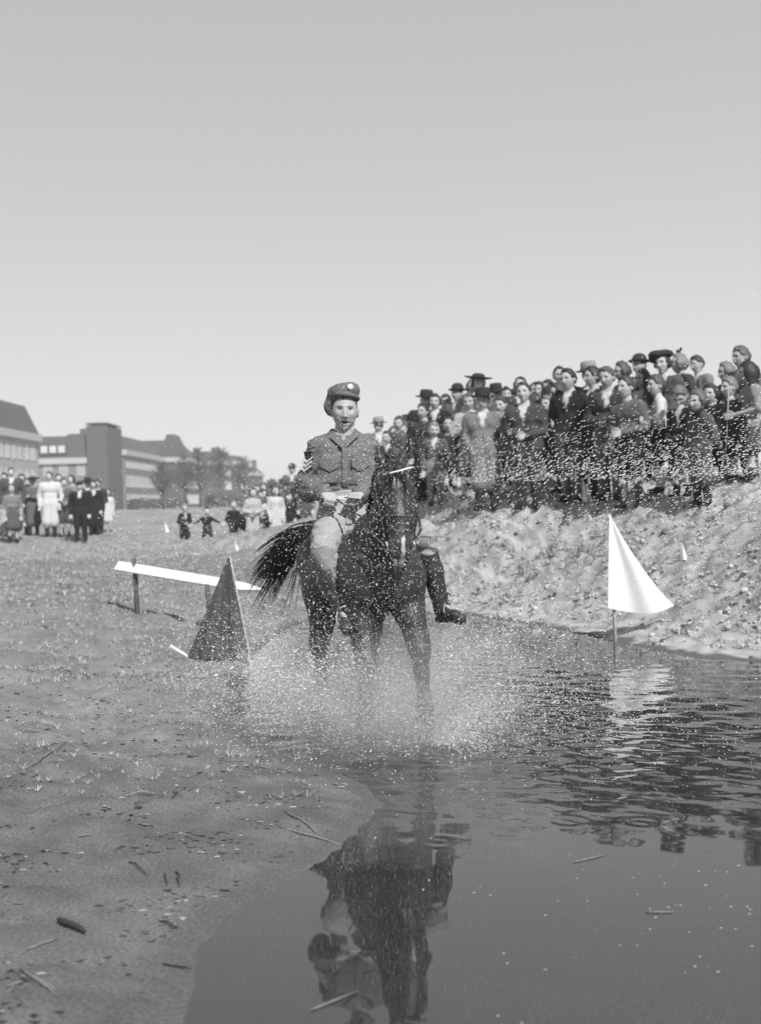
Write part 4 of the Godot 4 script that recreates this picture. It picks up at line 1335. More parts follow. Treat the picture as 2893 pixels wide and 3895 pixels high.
func build_rider():
	var o := thing("person", "soldier in wool battledress jacket, pale breeches and soft cap riding the horse", "person", SPOT)
	var wool := mat("battledress_wool", 0.21, 0.97, noise_tex("wool", 0.05, 0.62, 1.0, 4, 512), 5.0, 0.5, 0.25)
	var drill := mat("breeches_drill", 0.40, 0.92, noise_tex("drill", 0.04, 0.78, 1.0, 4, 512), 3.0, 0.3, 0.3)
	var gaiter := mat("boot_leather", 0.03, 0.5)
	var skin := StandardMaterial3D.new()
	skin.resource_name = "skin"
	skin.vertex_color_use_as_albedo = true
	skin.albedo_texture = noise_tex("pores", 0.04, 0.86, 1.0, 3, 256)
	skin.uv1_triplanar = true
	skin.uv1_scale = Vector3.ONE * 6.0
	skin.roughness = 0.6
	skin.subsurf_scatter_enabled = true
	skin.subsurf_scatter_strength = 0.05
	var shR := Vector3(-0.205, 1.715, 0.0)
	var shL := Vector3(0.11, 1.71, -0.03)
	var elR := Vector3(-0.275, 1.47, -0.04)
	var elL := Vector3(0.135, 1.46, -0.10)
	var wrR := Vector3(-0.165, 1.42, 0.185)
	var wrL := Vector3(0.05, 1.415, 0.185)
	var hipR := Vector3(-0.11, 1.25, 0.0)
	var hipL := Vector3(0.085, 1.25, -0.02)
	var knR := Vector3(-0.165, 1.09, 0.41)
	var knL := Vector3(0.425, 1.16, 0.35)
	var anR := Vector3(-0.065, 0.73, 0.51)
	var anL := Vector3(0.53, 0.72, 0.26)
	var toR := anR + Vector3(0.03, -0.085, 0.17)
	var toL := anL + Vector3(0.105, -0.06, 0.13)
	var neck := Vector3(-0.045, 1.76, -0.005)
	var hc := Vector3(-0.032, 1.930, 0.045)
	# the body underneath
	var body := [[Vector3(-0.07, 1.30, 0), Vector3(0.04, 1.30, 0), 0.12, 0.12, 0], [Vector3(-0.10, 1.58, -0.02), Vector3(0.02, 1.58, -0.02), 0.075, 0.075, 0], [Vector3(-0.02, 1.32, -0.02), Vector3(-0.04, 1.58, -0.02), 0.075, 0.075, 0], [neck + Vector3(0, -0.08, 0), hc + Vector3(0, -0.06, -0.025), 0.066, 0.060, 0], [shR, shL, 0.06, 0.06, 0], [shR, elR, 0.05, 0.04, 0], [elR, wrR, 0.04, 0.03, 0], [shL, elL, 0.05, 0.04, 0], [elL, wrL, 0.04, 0.03, 0], [hipR, knR, 0.085, 0.055, 0], [knR, anR, 0.055, 0.035, 0], [hipL, knL, 0.085, 0.055, 0], [knL, anL, 0.055, 0.035, 0], [anR, toR, 0.032, 0.026, 0], [anL, toL, 0.032, 0.026, 0]]
	var d := sdf(body, 0.017, 0.03)
	var turn := Basis.from_euler(Vector3(0.03, 0.06, -0.045))
	append_to(d, head_data(120, 0.7, 0.78), Transform3D(turn.scaled_local(Vector3(1.04, 1.09, 1.06)), hc))
	part("body", mesh_of(d, [0.40, 0.40, 0.4, 0.4, 0.4, 0.11, 0.4, 0.22, 0.03, 0.30, 0.035]), skin, o)
	var hr := part("hair", hair_mesh("thin", 60, 5), mat("rider_hair", 0.12, 0.6, noise_tex("strands", 0.05, 0.5, 1.0, 3, 256), 7.0, 0.3), o)
	hr.transform = Transform3D(turn.scaled_local(Vector3(1.04, 1.09, 1.06)), hc)
	# jacket
	var T := Vector3(1, 1, 1.28)
	var jk := [[Vector3(-0.105, 1.63, 0.005), Vector3(0.015, 1.63, -0.005), 0.136, 0.136, 0, T], [Vector3(-0.11, 1.54, 0.015), Vector3(0.04, 1.54, 0.0), 0.132, 0.132, 0, T], [Vector3(-0.10, 1.50, 0.012), Vector3(0.03, 1.50, 0.0), 0.130, 0.130, 0, Vector3(1, 1.9, 1.22)], [Vector3(-0.17, 1.712, 0.0), Vector3(0.075, 1.708, -0.02), 0.068, 0.068, 0], [Vector3(-0.10, 1.77, -0.01), Vector3(0.01, 1.77, -0.015), 0.055, 0.055, 0]]
	jk.append_array([[shR, elR, 0.068, 0.066, 0], [elR, wrR, 0.066, 0.050, 0], [shL, elL, 0.068, 0.064, 0], [elL, wrL, 0.066, 0.048, 0], [elR + Vector3(0, 0.03, 0), elR + Vector3(0.01, -0.025, 0.03), 0.072, 0.066, 0]])
	var jd := sdf(jk, 0.0125, 0.04)
	wrinkle(jd, Vector3(9, 15, 9), 0.015, 8)
	var jacket := part("jacket", mesh_of(jd), wool, o)
	# sleeves creased at the elbow, waistband, cuffs
	var wb := [[Vector3(-0.095, 1.452, 0.014), Vector3(0.025, 1.452, 0.004), 0.128, 0.128, 0, Vector3(1, 1.6, 1.25)]]
	wb[0][5] = Vector3(1, 3.4, 1.25)
	part("waistband", mesh_of(sdf(wb, 0.011, 0.01)), wool, jacket)
	for a in [[elR, wrR], [elL, wrL]]:
		var dir: Vector3 = (a[1] - a[0]).normalized()
		part("cuff", mesh_of(sdf([[a[1] - dir * 0.03, a[1] + dir * 0.012, 0.054, 0.050, 0]], 0.009, 0.01)), wool, jacket)
	# pocket flaps, placket, collar, shoulder straps
	part("pocket_flap", patch(jk, 0.04, func(t): return [1.632, 1.588 - 0.034 * (1.0 - absf(t * 2.0 - 1.15))], -0.195, -0.078, 14, 6, 0.019), wool, jacket)
	part("pocket_flap", patch(jk, 0.04, func(t): return [1.632, 1.588 - 0.034 * (1.0 - absf(t * 2.0 - 0.9))], 0.005, 0.118, 14, 6, 0.019), wool, jacket)
	part("pocket", patch(jk, 0.04, func(_t): return [1.59, 1.49], -0.185, -0.085, 12, 8, 0.008), wool, jacket)
	part("pocket", patch(jk, 0.04, func(_t): return [1.59, 1.49], 0.012, 0.11, 12, 8, 0.008), wool, jacket)
	part("placket", patch(jk, 0.04, func(_t): return [1.755, 1.45], -0.052, -0.018, 4, 30, 0.018), wool, jacket)
	part("collar", patch(jk, 0.04, func(t): return [1.800 - 0.02 * t, 1.775 - 0.075 * t], -0.130, -0.052, 10, 6, 0.024), wool, jacket)
	part("collar", patch(jk, 0.04, func(t): return [1.780 + 0.02 * t, 1.705 + 0.07 * t], -0.030, 0.050, 10, 6, 0.024), wool, jacket)
	var cl := [[Vector3(-0.115, 1.795, -0.02), Vector3(-0.10, 1.79, 0.05), 0.02, 0.018, 0, Vector3(1.6, 0.8, 1)], [Vector3(0.03, 1.79, -0.02), Vector3(0.015, 1.785, 0.05), 0.02, 0.018, 0, Vector3(1.6, 0.8, 1)], [Vector3(-0.11, 1.80, -0.03), Vector3(0.02, 1.80, -0.035), 0.03, 0.03, 0]]
	part("collar_band", mesh_of(sdf(cl, 0.009, 0.02)), wool, jacket)
	for s in [[Vector3(-0.115, 1.795, 0.01), Vector3(-0.235, 1.757, 0.01)], [Vector3(0.028, 1.792, -0.01), Vector3(0.148, 1.752, -0.02)]]:
		var st := st_new()
		var c: Vector3 = (s[0] + s[1]) / 2 + Vector3(0, 0.006, 0)
		var ax: Vector3 = (s[1] - s[0]) / 2
		box(st, c, ax, Vector3(0, 0.006, 0), Vector3(0, 0, 0.026))
		part("shoulder_strap", st_done(st), wool, jacket)
	# shirt and tie at the throat
	part("shirt", mesh_of(sdf([[Vector3(-0.075, 1.785, 0.045), Vector3(-0.01, 1.785, 0.045), 0.026, 0.026, 0], [Vector3(-0.042, 1.75, 0.07), Vector3(-0.042, 1.785, 0.055), 0.016, 0.018, 0]], 0.008, 0.015)), mat("khaki_shirt", 0.30, 0.9), o)
	# rank chevrons and a badge on the sleeve
	for k in 3:
		var st := st_new()
		var c := shR.lerp(elR, 0.36 + 0.11 * k) + Vector3(-0.045, 0, 0.062)
		var along := (elR - shR).normalized()
		var across := Vector3(0.75, 0, 0.66)
		var nrm := along.cross(across).normalized()
		if nrm.z < 0: nrm = -nrm
		for s in [-1.0, 1.0]:
			box(st, c + across * s * 0.020 - along * 0.008, (across * 0.024 + along * s * -0.016), along * 0.0065, nrm * 0.004)
		part("chevron", st_done(st), mat("white_tape", 0.62, 0.9), jacket)
	var sb := st_new()
	var bc := shR.lerp(elR, 0.20) + Vector3(-0.042, 0, 0.064)
	box(sb, bc, Vector3(0.026, 0, 0.022), Vector3(-0.004, 0.022, 0.0), Vector3(-0.003, 0, 0.004))
	part("sleeve_badge", st_done(sb), mat("dark_badge", 0.02, 0.9), jacket)
	# breeches
	var br := [[Vector3(-0.08, 1.33, 0.01), Vector3(0.045, 1.33, 0.0), 0.120, 0.120, 0, Vector3(1, 1, 1.1)], [Vector3(-0.085, 1.42, 0.01), Vector3(0.02, 1.42, 0.0), 0.112, 0.112, 0, Vector3(1, 1, 1.12)], [hipR, hipR.lerp(knR, 0.55), 0.118, 0.100, 0], [hipR.lerp(knR, 0.55), knR, 0.100, 0.070, 0], [hipL, hipL.lerp(knL, 0.55), 0.118, 0.098, 0], [hipL.lerp(knL, 0.55), knL, 0.098, 0.074, 0], [knR, knR.lerp(anR, 0.22), 0.070, 0.062, 0], [knL, knL.lerp(anL, 0.22), 0.080, 0.066, 0], [Vector3(-0.06, 1.26, 0.09), Vector3(0.05, 1.26, 0.08), 0.10, 0.10, 0]]
	var bd := sdf(br, 0.0125, 0.05)
	wrinkle(bd, Vector3(7, 20, 9), 0.011, 12)
	var breeches := part("breeches", mesh_of(bd), drill, o)
	part("fly", patch(br, 0.05, func(_t): return [1.42, 1.235], -0.035, 0.0, 3, 14, 0.007), drill, breeches)
	part("belt", patch(br, 0.05, func(_t): return [1.405, 1.383], -0.10, 0.06, 14, 2, 0.007), mat("web_belt", 0.5, 0.8), breeches)
	part("buckle", patch(br, 0.05, func(_t): return [1.412, 1.376], -0.04, -0.008, 3, 3, 0.013), mat("steel", 0.5, 0.25), breeches)
	part("knee_patch", mesh_of(sdf([[hipR.lerp(knR, 0.92) + Vector3(-0.006, -0.045, 0.012), knR + Vector3(0.004, -0.05, 0.022), 0.064, 0.062, 0], [knR + Vector3(0, -0.02, 0.02), knR.lerp(anR, 0.3) + Vector3(0, 0, 0.012), 0.066, 0.058, 0]], 0.011, 0.02)), mat("suede_patch", 0.20, 0.95), breeches)
	part("knee_patch", mesh_of(sdf([[hipL.lerp(knL, 0.82) + Vector3(0.0, -0.02, 0.012), knL + Vector3(-0.004, -0.03, 0.018), 0.074, 0.070, 0]], 0.011, 0.02)), mat("suede_patch", 0.20, 0.95), breeches)
	# boots with gaiters
	for l in [[knR, anR, toR], [knL, anL, toL]]:
		var shin: Vector3 = l[0].lerp(l[1], 0.24)
		var heel: Vector3 = l[1] + Vector3(0, -0.045, -0.03)
		var bt := part("boot", mesh_of(sdf([[shin, l[0].lerp(l[1], 0.5), 0.064, 0.066, 0], [l[0].lerp(l[1], 0.5), l[1], 0.066, 0.048, 0], [l[1], heel, 0.046, 0.036, 0], [l[1] + Vector3(0, -0.02, 0), l[2], 0.044, 0.034, 0, Vector3(1, 1.1, 1)], [heel + Vector3(0, -0.01, 0), l[2] + Vector3(0, -0.012, 0), 0.03, 0.03, 0]], 0.0105, 0.02)), gaiter, o)
		var st := st_new()
		var dirn: Vector3 = (l[2] - heel).normalized()
		box(st, heel + Vector3(0, -0.042, 0), Vector3(0.026, 0, 0), Vector3(0, 0.014, 0), dirn * 0.026)
		part("heel", st_done(st), gaiter, bt)
	# gloved hands closed on the reins
	var glove := mat("string_glove", 0.50, 0.95, noise_tex("knit", 0.08, 0.75, 1.0, 3, 256), 6.0, 0.6)
	for s in [-1.0, 1.0]:
		var wr := wrR if s < 0 else wrL
		var el := elR if s < 0 else elL
		var hb := hand_bones(s, 1.35)
		for q in hb:
			q[2] *= 1.16; q[3] *= 1.16
		var hd := sdf(hb, 0.0042, 0.006)
		var dn: Vector3 = -(wr - el).normalized().slerp(Vector3(-s * 0.55, -0.12, 0.85).normalized(), 0.25)
		var uz := (Vector3(0, -1, 0.1) - dn * dn.dot(Vector3(0, -1, 0.1))).normalized()
		var ux := dn.cross(uz)
		var h := part("glove", mesh_of(hd), glove, o)
		h.transform = Transform3D(Basis(ux, dn, uz).scaled_local(Vector3.ONE * 1.08), wr)
	# soft cap: band, full crown falling to his right, badge and button
	var cap := [[Vector3(-0.03, 0.112, -0.01), Vector3(0.025, 0.128, -0.005), 0.078, 0.070, 0, Vector3(1, 1.3, 0.86)], [Vector3(-0.02, 0.125, 0.03), Vector3(0.03, 0.138, 0.03), 0.060, 0.056, 0, Vector3(1, 1.1, 0.95)], [Vector3(-0.06, 0.10, -0.02), Vector3(-0.098, 0.025, -0.03), 0.058, 0.036, 0], [Vector3(-0.098, 0.03, -0.03), Vector3(-0.096, -0.015, -0.03), 0.036, 0.030, 0]]
	var cd := sdf(cap, 0.0075, 0.035)
	wrinkle(cd, Vector3(22, 16, 22), 0.006, 15)
	var ct := Transform3D(turn, hc)
	var cp := part("cap", mesh_of(cd), wool, o)
	cp.transform = ct * Transform3D(Basis.from_scale(Vector3(0.93, 0.90, 0.97)), Vector3(0.002, 0.011, 0))
	var ring := []
	for k in 20:
		var a := TAU * k / 20
		var a2 := TAU * (k + 1) / 20
		ring.append([Vector3(sin(a) * 0.0835, 0.088 + 0.014 * cos(a) - 0.008 * sin(a), cos(a) * 0.104 - 0.004), Vector3(sin(a2) * 0.0835, 0.088 + 0.014 * cos(a2) - 0.008 * sin(a2), cos(a2) * 0.104 - 0.004), 0.0155, 0.0155, 0])
	part("cap_band", mesh_of(sdf(ring, 0.0065, 0.008)), wool, cp)
	var bdg := part("cap_badge", lathe([Vector2(0, 0.006), Vector2(0.016, 0.005), Vector2(0.0215, 0.002), Vector2(0.0215, -0.004)], 16), mat("brass", 0.5, 0.35), cp)
	bdg.transform = Transform3D(Basis.from_euler(Vector3(PI / 2 - 0.25, 0.3, 0)), Vector3(0.030, 0.154, 0.092))
	bdg = part("cap_button", lathe([Vector2(0, 0.004), Vector2(0.007, 0.003), Vector2(0.009, -0.003)], 12), mat("brass", 0.5, 0.35), cp)
	bdg.transform = Transform3D(Basis.from_euler(Vector3(PI / 2 - 0.25, 0.0, 0)), Vector3(-0.016, 0.146, 0.088))

# ---------------------------------------------------------------- gate flags, barrier, litter
func cloth_sheet(fn3: Callable, cols: int, rows: int) -> ArrayMesh:
	# a sheet with a little thickness; fn3(u, v) gives the middle surface
	var v := PackedVector3Array()
	var idx := PackedInt32Array()
	for j in rows + 1:
		for i in cols + 1: v.append(fn3.call(float(i) / cols, float(j) / rows))
	for j in rows:
		for i in cols:
			var a := j * (cols + 1) + i
			idx.append_array(PackedInt32Array([a, a + 1, a + cols + 1, a + 1, a + cols + 2, a + cols + 1]))
	var n := smooth_normals(v, idx)
	var v2 := PackedVector3Array()
	var n2 := PackedVector3Array()
	for k in v.size():
		v2.append(v[k] + n[k] * 0.0025); n2.append(n[k])
	for k in v.size():
		v2.append(v[k] - n[k] * 0.0025); n2.append(-n[k])
	var i2 := idx.duplicate()
	for k in range(0, idx.size(), 3): i2.append_array(PackedInt32Array([idx[k] + v.size(), idx[k + 2] + v.size(), idx[k + 1] + v.size()]))
	return arrays(v2, n2, i2)

func build_flags():
	var white := mat("white_cotton", 0.80, 0.95, noise_tex("cotton", 0.05, 0.88, 1.0, 3, 256), 3.0)
	white.backlight_enabled = true
	white.backlight = Color(0.35, 0.35, 0.35)
	var stake := mat("painted_stake", 0.60, 0.8, noise_tex("stake", 0.03, 0.6, 1.0, 4, 256), 3.0)
	# white gate flag by the bank
	var x := 2.12
	var z := -11.45
	var o := thing("gate_flag", "white triangular gate flag on a stake at the water's edge below the bank", "flag", Vector3(x, 0, z), 0.0, "gate flags")
	var st := st_new()
	tube(st, [Vector3(0.03, -0.3, 0), Vector3(0.015, 0.4, 0), Vector3(-0.012, 1.18, 0)], [0.017, 0.016, 0.014], 8)
	part("stake", st_done(st), stake, o)
	part("cloth", cloth_sheet(func(u: float, v: float):
		var w := (0.015 + 0.56 * pow(v, 1.15)) * u
		var sag := 0.05 * u * v + 0.035 * sin(u * PI) * v - (0.05 * pow(u, 6.0) * v)
		return Vector3(-0.012 - 0.035 * v + w + (0.05 * pow(u, 8.0) * pow(v, 6.0)), 1.175 - 0.855 * v - sag, 0.03 + 0.045 * sin(u * 9.0 + v * 1.5) * v * (0.35 + u * 0.7)), 26, 30), white, o)
	# dark gate flag on the other side
	x = -1.24
	z = -10.65
	o = thing("gate_flag", "dark triangular gate flag hanging in folds from a stake on the grass", "flag", Vector3(x, height(x, z) - 0.02, z), 0.0, "gate flags")
	st = st_new()
	tube(st, [Vector3(0.085, -0.25, 0), Vector3(0.07, 0.1, 0), Vector3(-0.07, 0.93, 0)], [0.015, 0.015, 0.012], 8)
	part("stake", st_done(st), stake, o)
	var red := mat("dark_bunting", 0.075, 0.95, noise_tex("bunting", 0.05, 0.75, 1.0, 3, 256), 3.0)
	part("cloth", cloth_sheet(func(u: float, v: float):
		var right := Vector3(-0.07 + 0.15 * v, 0.925 - 0.83 * v, 0.015)
		var left := Vector3(-0.075 - 0.36 * v, 0.925 - 0.85 * v, 0.05 + 0.10 * v)
		var p := right.lerp(left, u)
		p.z += 0.045 * v * sin(u * 9.0 + 0.6 + 2.0 * u * u) + 0.012 * v * sin(u * 23.0 + 3.0 * v) + 0.01 * sin(v * 9.0 + u * 4.0)
		p.y -= 0.03 * v * sin(u * PI) - 0.02 * v * sin(u * 13.0)
		return p, 34, 26), red, o)
	# small marker pennants
	var spots := [[-6.37, -36.5, 0.42, "small white marker pennant alone on the far meadow"], [-2.6, -22.0, 0.28, "tiny white marker pennant behind the horse's tail"], [2.55, -15.6, 0.36, "white marker pennant at the feet of the tweed-suited man"], [3.05, -12.6, 0.22, "tiny white marker pennant low on the earth bank"]]
	for s in spots:
		var m := thing("marker_pennant", s[3], "pennant", Vector3(s[0], height(s[0], s[1]) - 0.02, s[1]), 0.0, "marker pennants")
		st = st_new()
		tube(st, [Vector3(0, -0.1, 0), Vector3(0, s[2], 0)], [0.009, 0.008], 6)
		part("stake", st_done(st), stake, m)
		var tall: float = s[2]
		part("cloth", cloth_sheet(func(u: float, v: float): return Vector3(0.008 + u * v * tall * 0.36, tall * (0.99 - 0.8 * v - 0.03 * u), 0.012 + 0.02 * sin(u * 6.0) * v), 8, 8), white, m)

func build_barrier():
	var wood := mat("whitewashed_wood", 0.85, 0.85, noise_tex("whitewash", 0.02, 0.82, 1.0, 5, 512), 1.5, 0.4)
	var post := mat("weathered_post", 0.16, 0.9, noise_tex("oldwood", 0.03, 0.5, 1.0, 4, 256), 3.0, 0.5)
	var a := Vector3(-2.93, 0.715, -13.70)
	var b := Vector3(-1.20, 0.497, -12.4)
	var o := thing("barrier_plank", "whitewashed plank with pointed end laid against two stakes", "plank", a)
	var st := st_new()
	var d := b - a
	var flat := d.cross(Vector3.UP).normalized() * -1.0
	if flat.z < 0.0: flat = -flat
	var face := (flat * 0.78 + Vector3.UP * 0.62).normalized()
	var edge := (Vector3.UP * 0.78 - flat * 0.62).normalized()
	for k in 5:
		var a0: Vector3 = d * [0.0, 0.25, 0.5, 0.75, 0.88][k]
		var a1: Vector3 = d * [0.25, 0.5, 0.75, 0.88, 1.0][k]
		var h0: float = [0.056, 0.055, 0.054, 0.052, 0.044][k]
		var h1: float = [0.055, 0.054, 0.052, 0.044, 0.010][k]
		var c := []
		for e in [[a0, h0], [a1, h1]]:
			for s in [[-1, -1], [1, -1], [1, 1], [-1, 1]]: c.append((e[0] as Vector3) + face * 0.016 * s[0] + edge * e[1] * s[1])
		st.set_smooth_group(-1)
		for f in [[0, 1, 5, 4], [1, 2, 6, 5], [2, 3, 7, 6], [3, 0, 4, 7]]: quad(st, c[f[0]], c[f[1]], c[f[2]], c[f[3]])
		if k == 0: quad(st, c[3], c[2], c[1], c[0])
		if k == 4: quad(st, c[4], c[5], c[6], c[7])
	part("board", st_done(st), wood, o)
	for s in [[Vector3(-2.70, 0, -13.56), 0.80, "short weathered stake holding up the plank's square end"], [Vector3(-1.80, 0, -12.80), 0.545, "short weathered stake under the plank behind the dark flag"]]:
		var p: Vector3 = s[0]
		p.y = height(p.x, p.z) - 0.03
		var q := thing("stake", s[2], "stake", p, 0.0, "stakes of the barrier")
		st = st_new()
		tube(st, [Vector3(0.01, -0.2, 0), Vector3(0, s[1] * 0.5 - p.y * 0.5, 0.0), Vector3(-0.012, s[1] - p.y, 0)], [0.030, 0.028, 0.024], 8)
		part("shaft", st_done(st), post, q)
		st = st_new()
		var cord := []
		for k in 13: cord.append(Vector3(sin(TAU * k / 12) * 0.034, s[1] - p.y - 0.10 + 0.012 * cos(TAU * k / 6.0), cos(TAU * k / 12) * 0.034))
		tube(st, cord, [0.006, 0.006, 0.006, 0.006, 0.006, 0.006, 0.006, 0.006, 0.006, 0.006, 0.006, 0.006, 0.006], 5)
		part("binding", st_done(st), mat("twine", 0.25, 0.95), q)
	# peg that has come loose beside the dark flag
	var pg := Vector3(-1.78, 0, -10.7)
	pg.y = height(pg.x, pg.z) + 0.02
	o = thing("tent_peg", "white painted peg leaning beside the dark gate flag", "peg", pg)
	st = st_new()
	tube(st, [Vector3(-0.07, 0.10, 0), Vector3(0.06, 0.02, 0.02), Vector3(0.09, 0.0, 0.03)], [0.014, 0.014, 0.005], 7)
	part("shaft", st_done(st), wood, o)

# stalks: ends on the ground, thickness, kind
const STALKS := [
	[-0.449, -5.329, -0.296, -5.059, 0.0075, 0.0, "two-tone reed stalk pointing at the tip of the mud spit"],
	[-0.457, -5.113, -0.189, -4.915, 0.0075, 0.0, "long reed stalk reaching over the edge of the mud spit"],
	[-1.19, -5.543, -1.039, -5.597, 0.009, 0.03, "crooked pale root curling out of the mud"],
	[-1.072, -3.977, -0.961, -3.873, 0.018, 0.0, "thick black rotten pod on the mud"],
	[-1.104, -3.567, -0.908, -3.332, 0.0085, 0.0, "long pale reed stalk lying on dark litter"],
	[-1.055, -3.50, -0.916, -3.36, 0.007, 0.0, "pale reed stalk crossing the longer one"],
	[-0.683, -3.669, -0.592, -3.634, 0.005, 0.0, "thin dark twig near the calm water's edge"],
	[-0.821, -4.5, -0.791, -4.357, 0.005, 0.0, "short dark twig, straighter of a pair standing close"],
	[-0.783, -4.512, -0.747, -4.367, 0.0065, 0.01, "short dark twig, thicker of a pair standing close"],
	[-0.978, -4.634, -0.88, -4.471, 0.005, 0.03, "curved dark twig arching over the mud"],
	[-0.757, -4.026, -0.691, -3.979, 0.0055, 0.02, "bent grey twig behind the thin dark twig"],
	[-1.023, -5.094, -0.984, -5.128, 0.006, 0.0, "short whitish straw bit in the middle of the mud"],
	[-1.227, -4.883, -1.177, -4.93, 0.006, 0.0, "whitish straw bit beside dark litter"],
	[-1.056, -3.374, -1.024, -3.422, 0.006, 0.0, "small whitish straw bit beside the long pale reed"],
	[-0.556, -5.644, -0.485, -5.582, 0.006, 0.02, "small dark arched twig behind the reed stalks"],
	[-0.95, -5.423, -0.958, -5.665, 0.005, 0.03, "thin arched twig near the crooked root"],
	[-1.783, -6.076, -1.695, -6.542, 0.007, 0.0, "long straw stalk lying away from the water"],
	[-2.145, -7.124, -1.865, -7.107, 0.008, 0.0, "bleached straw stalk far up the mud slope"],
	[-1.108, -3.739, -1.04, -3.837, 0.006, 0.0, "straw stalk beside the black rotten pod"]]

func build_litter():
	var reed := mat("pale_reed", 0.34, 0.7, noise_tex("reed", 0.04, 0.45, 1.0, 4, 256), 8.0)
	var dark := mat("dark_twig", 0.03, 0.85)
	for s in STALKS:
		var a := Vector3(s[0], 0, s[1])
		var b := Vector3(s[2], 0, s[3])
		a.y = height(a.x, a.z) + s[4] * 0.8
		b.y = height(b.x, b.z) + s[4] * 0.8
		var pale: bool = s[6].contains("pale") or s[6].contains("straw") or s[6].contains("reed")
		var called := "rotten_pod" if s[6].contains("pod") else "reed_stalk" if pale else "twig"
		var o := thing(called, s[6], called.get_slice("_", 1) if called.contains("_") else "twig", a, 0.0, "stalks and twigs on the mud")
		var arch: float = s[5] * 0.3
		var st := st_new()
		var m := (b - a) * 0.5
		var mid := Vector3(m.x, maxf(m.y, height(a.x + m.x, a.z + m.z) - a.y + s[4]) + arch, m.z)
		var q := (b - a)
		var th: float = s[4] * 0.62
		tube(st, [Vector3.ZERO, mid * 0.5 + Vector3(0.01 * signf(arch), arch * 0.3, 0.003), mid, (mid + q) * 0.5 + Vector3(0.004, arch * 0.3, 0.012 * signf(arch)), q], [th * 0.7, th, th * 0.95, th * 0.85, th * 0.4], 7)
		part("stalk", st_done(st), reed if pale else dark, o)
	for s in [[Vector3(-0.224, 0.004, -3.329), Vector3(-0.099, 0.004, -3.451), "pale reed floating over the rider's reflection"], [Vector3(0.686, 0.003, -4.614), Vector3(0.827, 0.003, -4.701), "thin pale reed floating on open calm water"], [Vector3(0.836, 0.003, -4.044), Vector3(0.928, 0.003, -4.037), "short straight straw floating near foam flecks"]]:
		var o := thing("floating_reed", s[2], "reed", s[0], 0.0, "reeds afloat on the ditch")
		var st := st_new()
		tube(st, [Vector3.ZERO, (s[1] - s[0]) * 0.5 + Vector3(0, 0.001, 0.004), s[1] - s[0]], [0.0022, 0.0026, 0.0012], 6)
		part("stalk", st_done(st), reed, o)

func scatter(called: String, label: String, category: String, mesh: Mesh, m: Material, list: Array, tints := PackedFloat32Array()):
	var mm := MultiMesh.new()
	mm.transform_format = MultiMesh.TRANSFORM_3D
	mm.use_colors = tints.size() > 0
	mm.mesh = mesh
	mm.instance_count = list.size()
	for k in list.size():
		mm.set_instance_transform(k, list[k])
		if tints.size(): mm.set_instance_color(k, Color(tints[k], tints[k], tints[k]))
	var o := MultiMeshInstance3D.new()
	o.name = numbered(called)
	o.multimesh = mm
	o.material_override = m
	add_child(o)
	tag(o, label, category, "", "stuff")

